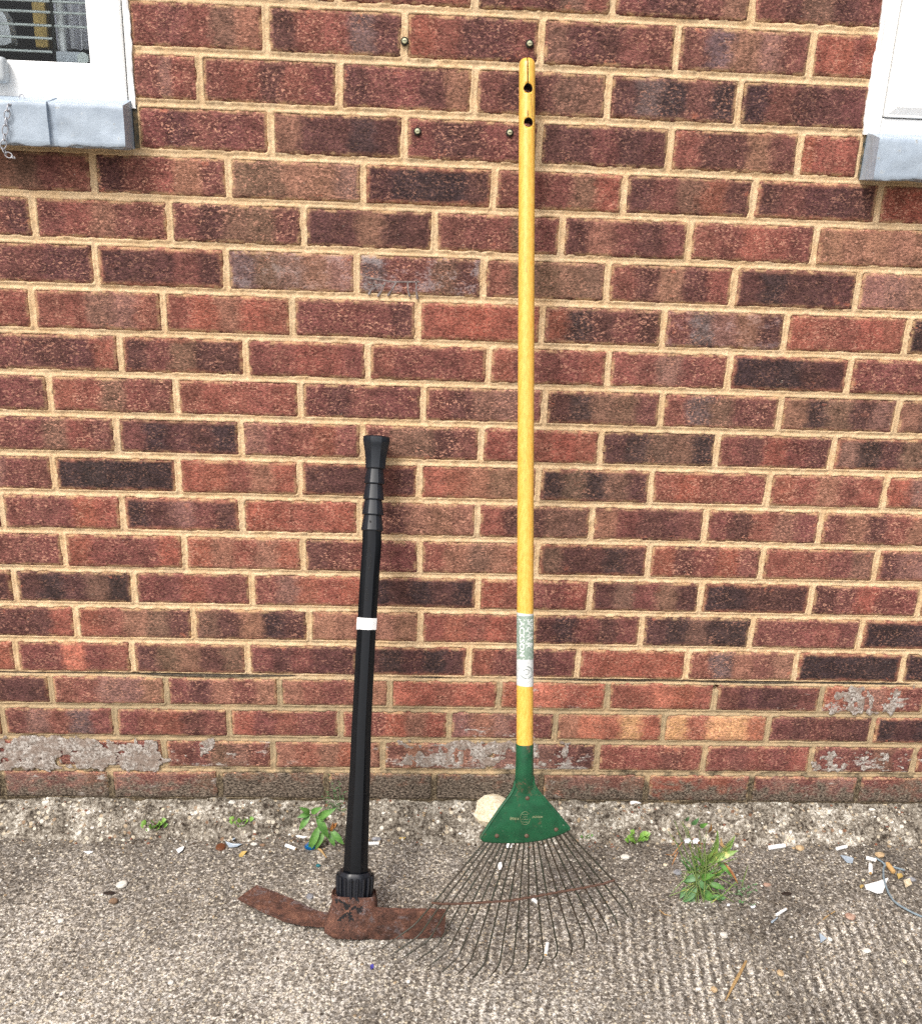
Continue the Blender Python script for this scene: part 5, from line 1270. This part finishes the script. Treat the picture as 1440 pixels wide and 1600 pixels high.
stick([(1030, 1423), (1038, 1430), (1048, 1432)], 1.0, 'straw', 'thin curved straw right of the rake tips', 'straw', 'straw'); stick([(1205, 1443), (1214, 1436)], 2.4, 'bluegrey', 'pale blue grey stub below the pale cigarette end', 'plastic_stub', 'stub'); stick([(288, 1302), (300, 1301), (312, 1301)], 0.9, 'st_brown', 'thin brown stalk of the straw coloured leaf', 'stalk', 'stalk')
stick([(494, 1326), (502, 1331), (510, 1342)], 2.0, 'straw', 'curled straw leaf below the blue foil', 'straw', 'straw')
# crumpled foil, cap and wire
o = stone(485, 1321, 20, 15, 'blue_foil', 'crumpled shiny blue foil under the pointed weed', 'foil_ball', 'foil', 3, 0.5, 0.8); o = stone(497, 1352, 8, 7, 'teal', 'small teal plastic bit below the blue foil', 'plastic_bit', 'plastic', 2, 0.4, 0.6)
c = base_of(345, 1325); t_ = thing('bottle_cap', 'brown bottle cap on its side beside the blue grey shard', 'bottle cap', c); rr = px_size(7.5, c)
mb = MB(); rg = []
for k_, h_ in ((1.06, 0.0), (1.0, 0.002), (0.9, 0.0042), (0.55, 0.0047)):
    rg.append([c + np.array([rr * k_ * (1 + (0.04 * math.cos(11 * a_) if h_ == 0 else 0)) * math.cos(a_), rr * k_ * math.sin(a_), h_ + 0.0008]) for a_ in [2 * math.pi * j / 44 for j in range(44)]])
mb.rings(rg); mb.build('cap_shell', M['cap'], t_, c)
mb = MB(); W = [(1367, 1343), (1377, 1349), (1383, 1355), (1394, 1357), (1404, 1360), (1412, 1362)]
t_ = thing('loose_wire', 'grey blue plastic wire curling over the paving to the right edge', 'wire', base_of(1380, 1352))
def wire(pts, lift):
    P = [base_of(*p) + np.array([0, 0, lift]) for p in pts]; mb = MB(); mb.tube(P, px_size(1.5, P[0]), 7); mb.build('strand', M['wire_blue'], t_, t_.location)
wire(W, 0.0035); wire([(1382, 1353), (1379, 1362), (1379, 1373), (1382, 1386), (1387, 1399), (1394, 1410), (1402, 1417), (1414, 1424), (1427, 1431), (1442, 1437), (1460, 1444)], 0.005)

# ------------------------------------------------------------------ loose grit: too much to count
def grit(name, n, region, smin, smax, mats, seed, lab):
    r = np.random.RandomState(seed); pick = list(mats); mats = list(dict.fromkeys(mats)); groups = {m_: ([], []) for m_ in mats}
    for i in range(n):
        x, y = region(r); z = top_z(x, y); s_ = smin + (smax - smin) * r.rand() ** 3; m_ = pick[r.randint(len(pick))]
        V, F = groups[m_]; b = len(V); a_ = r.rand() * 6.28; sx, sy, sz = s_ * (0.7 + 0.6 * r.rand()), s_ * (0.7 + 0.6 * r.rand()), s_ * (0.4 + 0.4 * r.rand())
        P = IV1 * (1 + 0.35 * (r.rand(12, 1) - 0.5)) if len(IV1) == 12 else IV1 * (1 + 0.3 * (r.rand(len(IV1), 1) - 0.5))
        ca, sa = math.cos(a_), math.sin(a_)
        Q = np.stack([P[:, 0] * sx * ca - P[:, 1] * sy * sa + x, P[:, 0] * sx * sa + P[:, 1] * sy * ca + y, P[:, 2] * sz + z + sz * 0.35], -1)
        V.extend(map(tuple, Q)); F.extend(tuple(k + b for k in f) for f in IF1)
    V, F, MI = [], [], []
    for k, m_ in enumerate(mats):
        v, f = groups[m_]; b = len(V); V += v; F += [tuple(q + b for q in t) for t in f]; MI += [k] * len(f)
    me = bpy.data.meshes.new(name); me.from_pydata(V, [], F)
    for m_ in mats: me.materials.append(M[m_])
    me.polygons.foreach_set('material_index', MI); me.update()
    o = bpy.data.objects.new(name, me); COL.objects.link(o); tag(o, lab, 'gravel', None, 'stuff')
M['soil'] = mat_plain('soil_crumb', S(84, 70, 56), 0.95, 0.2, 200, rgb2=S(58, 48, 40))
M['gr_a'] = stone_mat('grit_pale', S(214, 204, 186), S(170, 158, 140)); M['gr_b'] = stone_mat('grit_tan', S(188, 166, 134), S(140, 118, 94)); M['gr_c'] = stone_mat('grit_red', S(150, 96, 74), S(120, 82, 66)); M['gr_w'] = stone_mat('grit_white', S(240, 236, 228), S(216, 208, 196))
grit('footing_gravel', 1900, lambda r: (r.uniform(-0.95, 1.05), -0.002 - 0.088 * r.rand() ** 1.1), 0.0008, 0.0040, ['gr_a', 'gr_b', 'gr_a', 'gr_w', 'soil', 'gr_c', 'soil', 'gr_b', 'soil'], 5, 'pale rubble and soil crumbs along the foot of the wall')
grit('paving_grit', 1500, lambda r: (r.uniform(-0.85, 0.95), -0.075 - 0.52 * r.rand() ** 1.5), 0.0007, 0.0030, ['gr_w', 'gr_a', 'gr_b', 'soil', 'gr_w'], 8, 'fine loose grit scattered over the concrete paving')
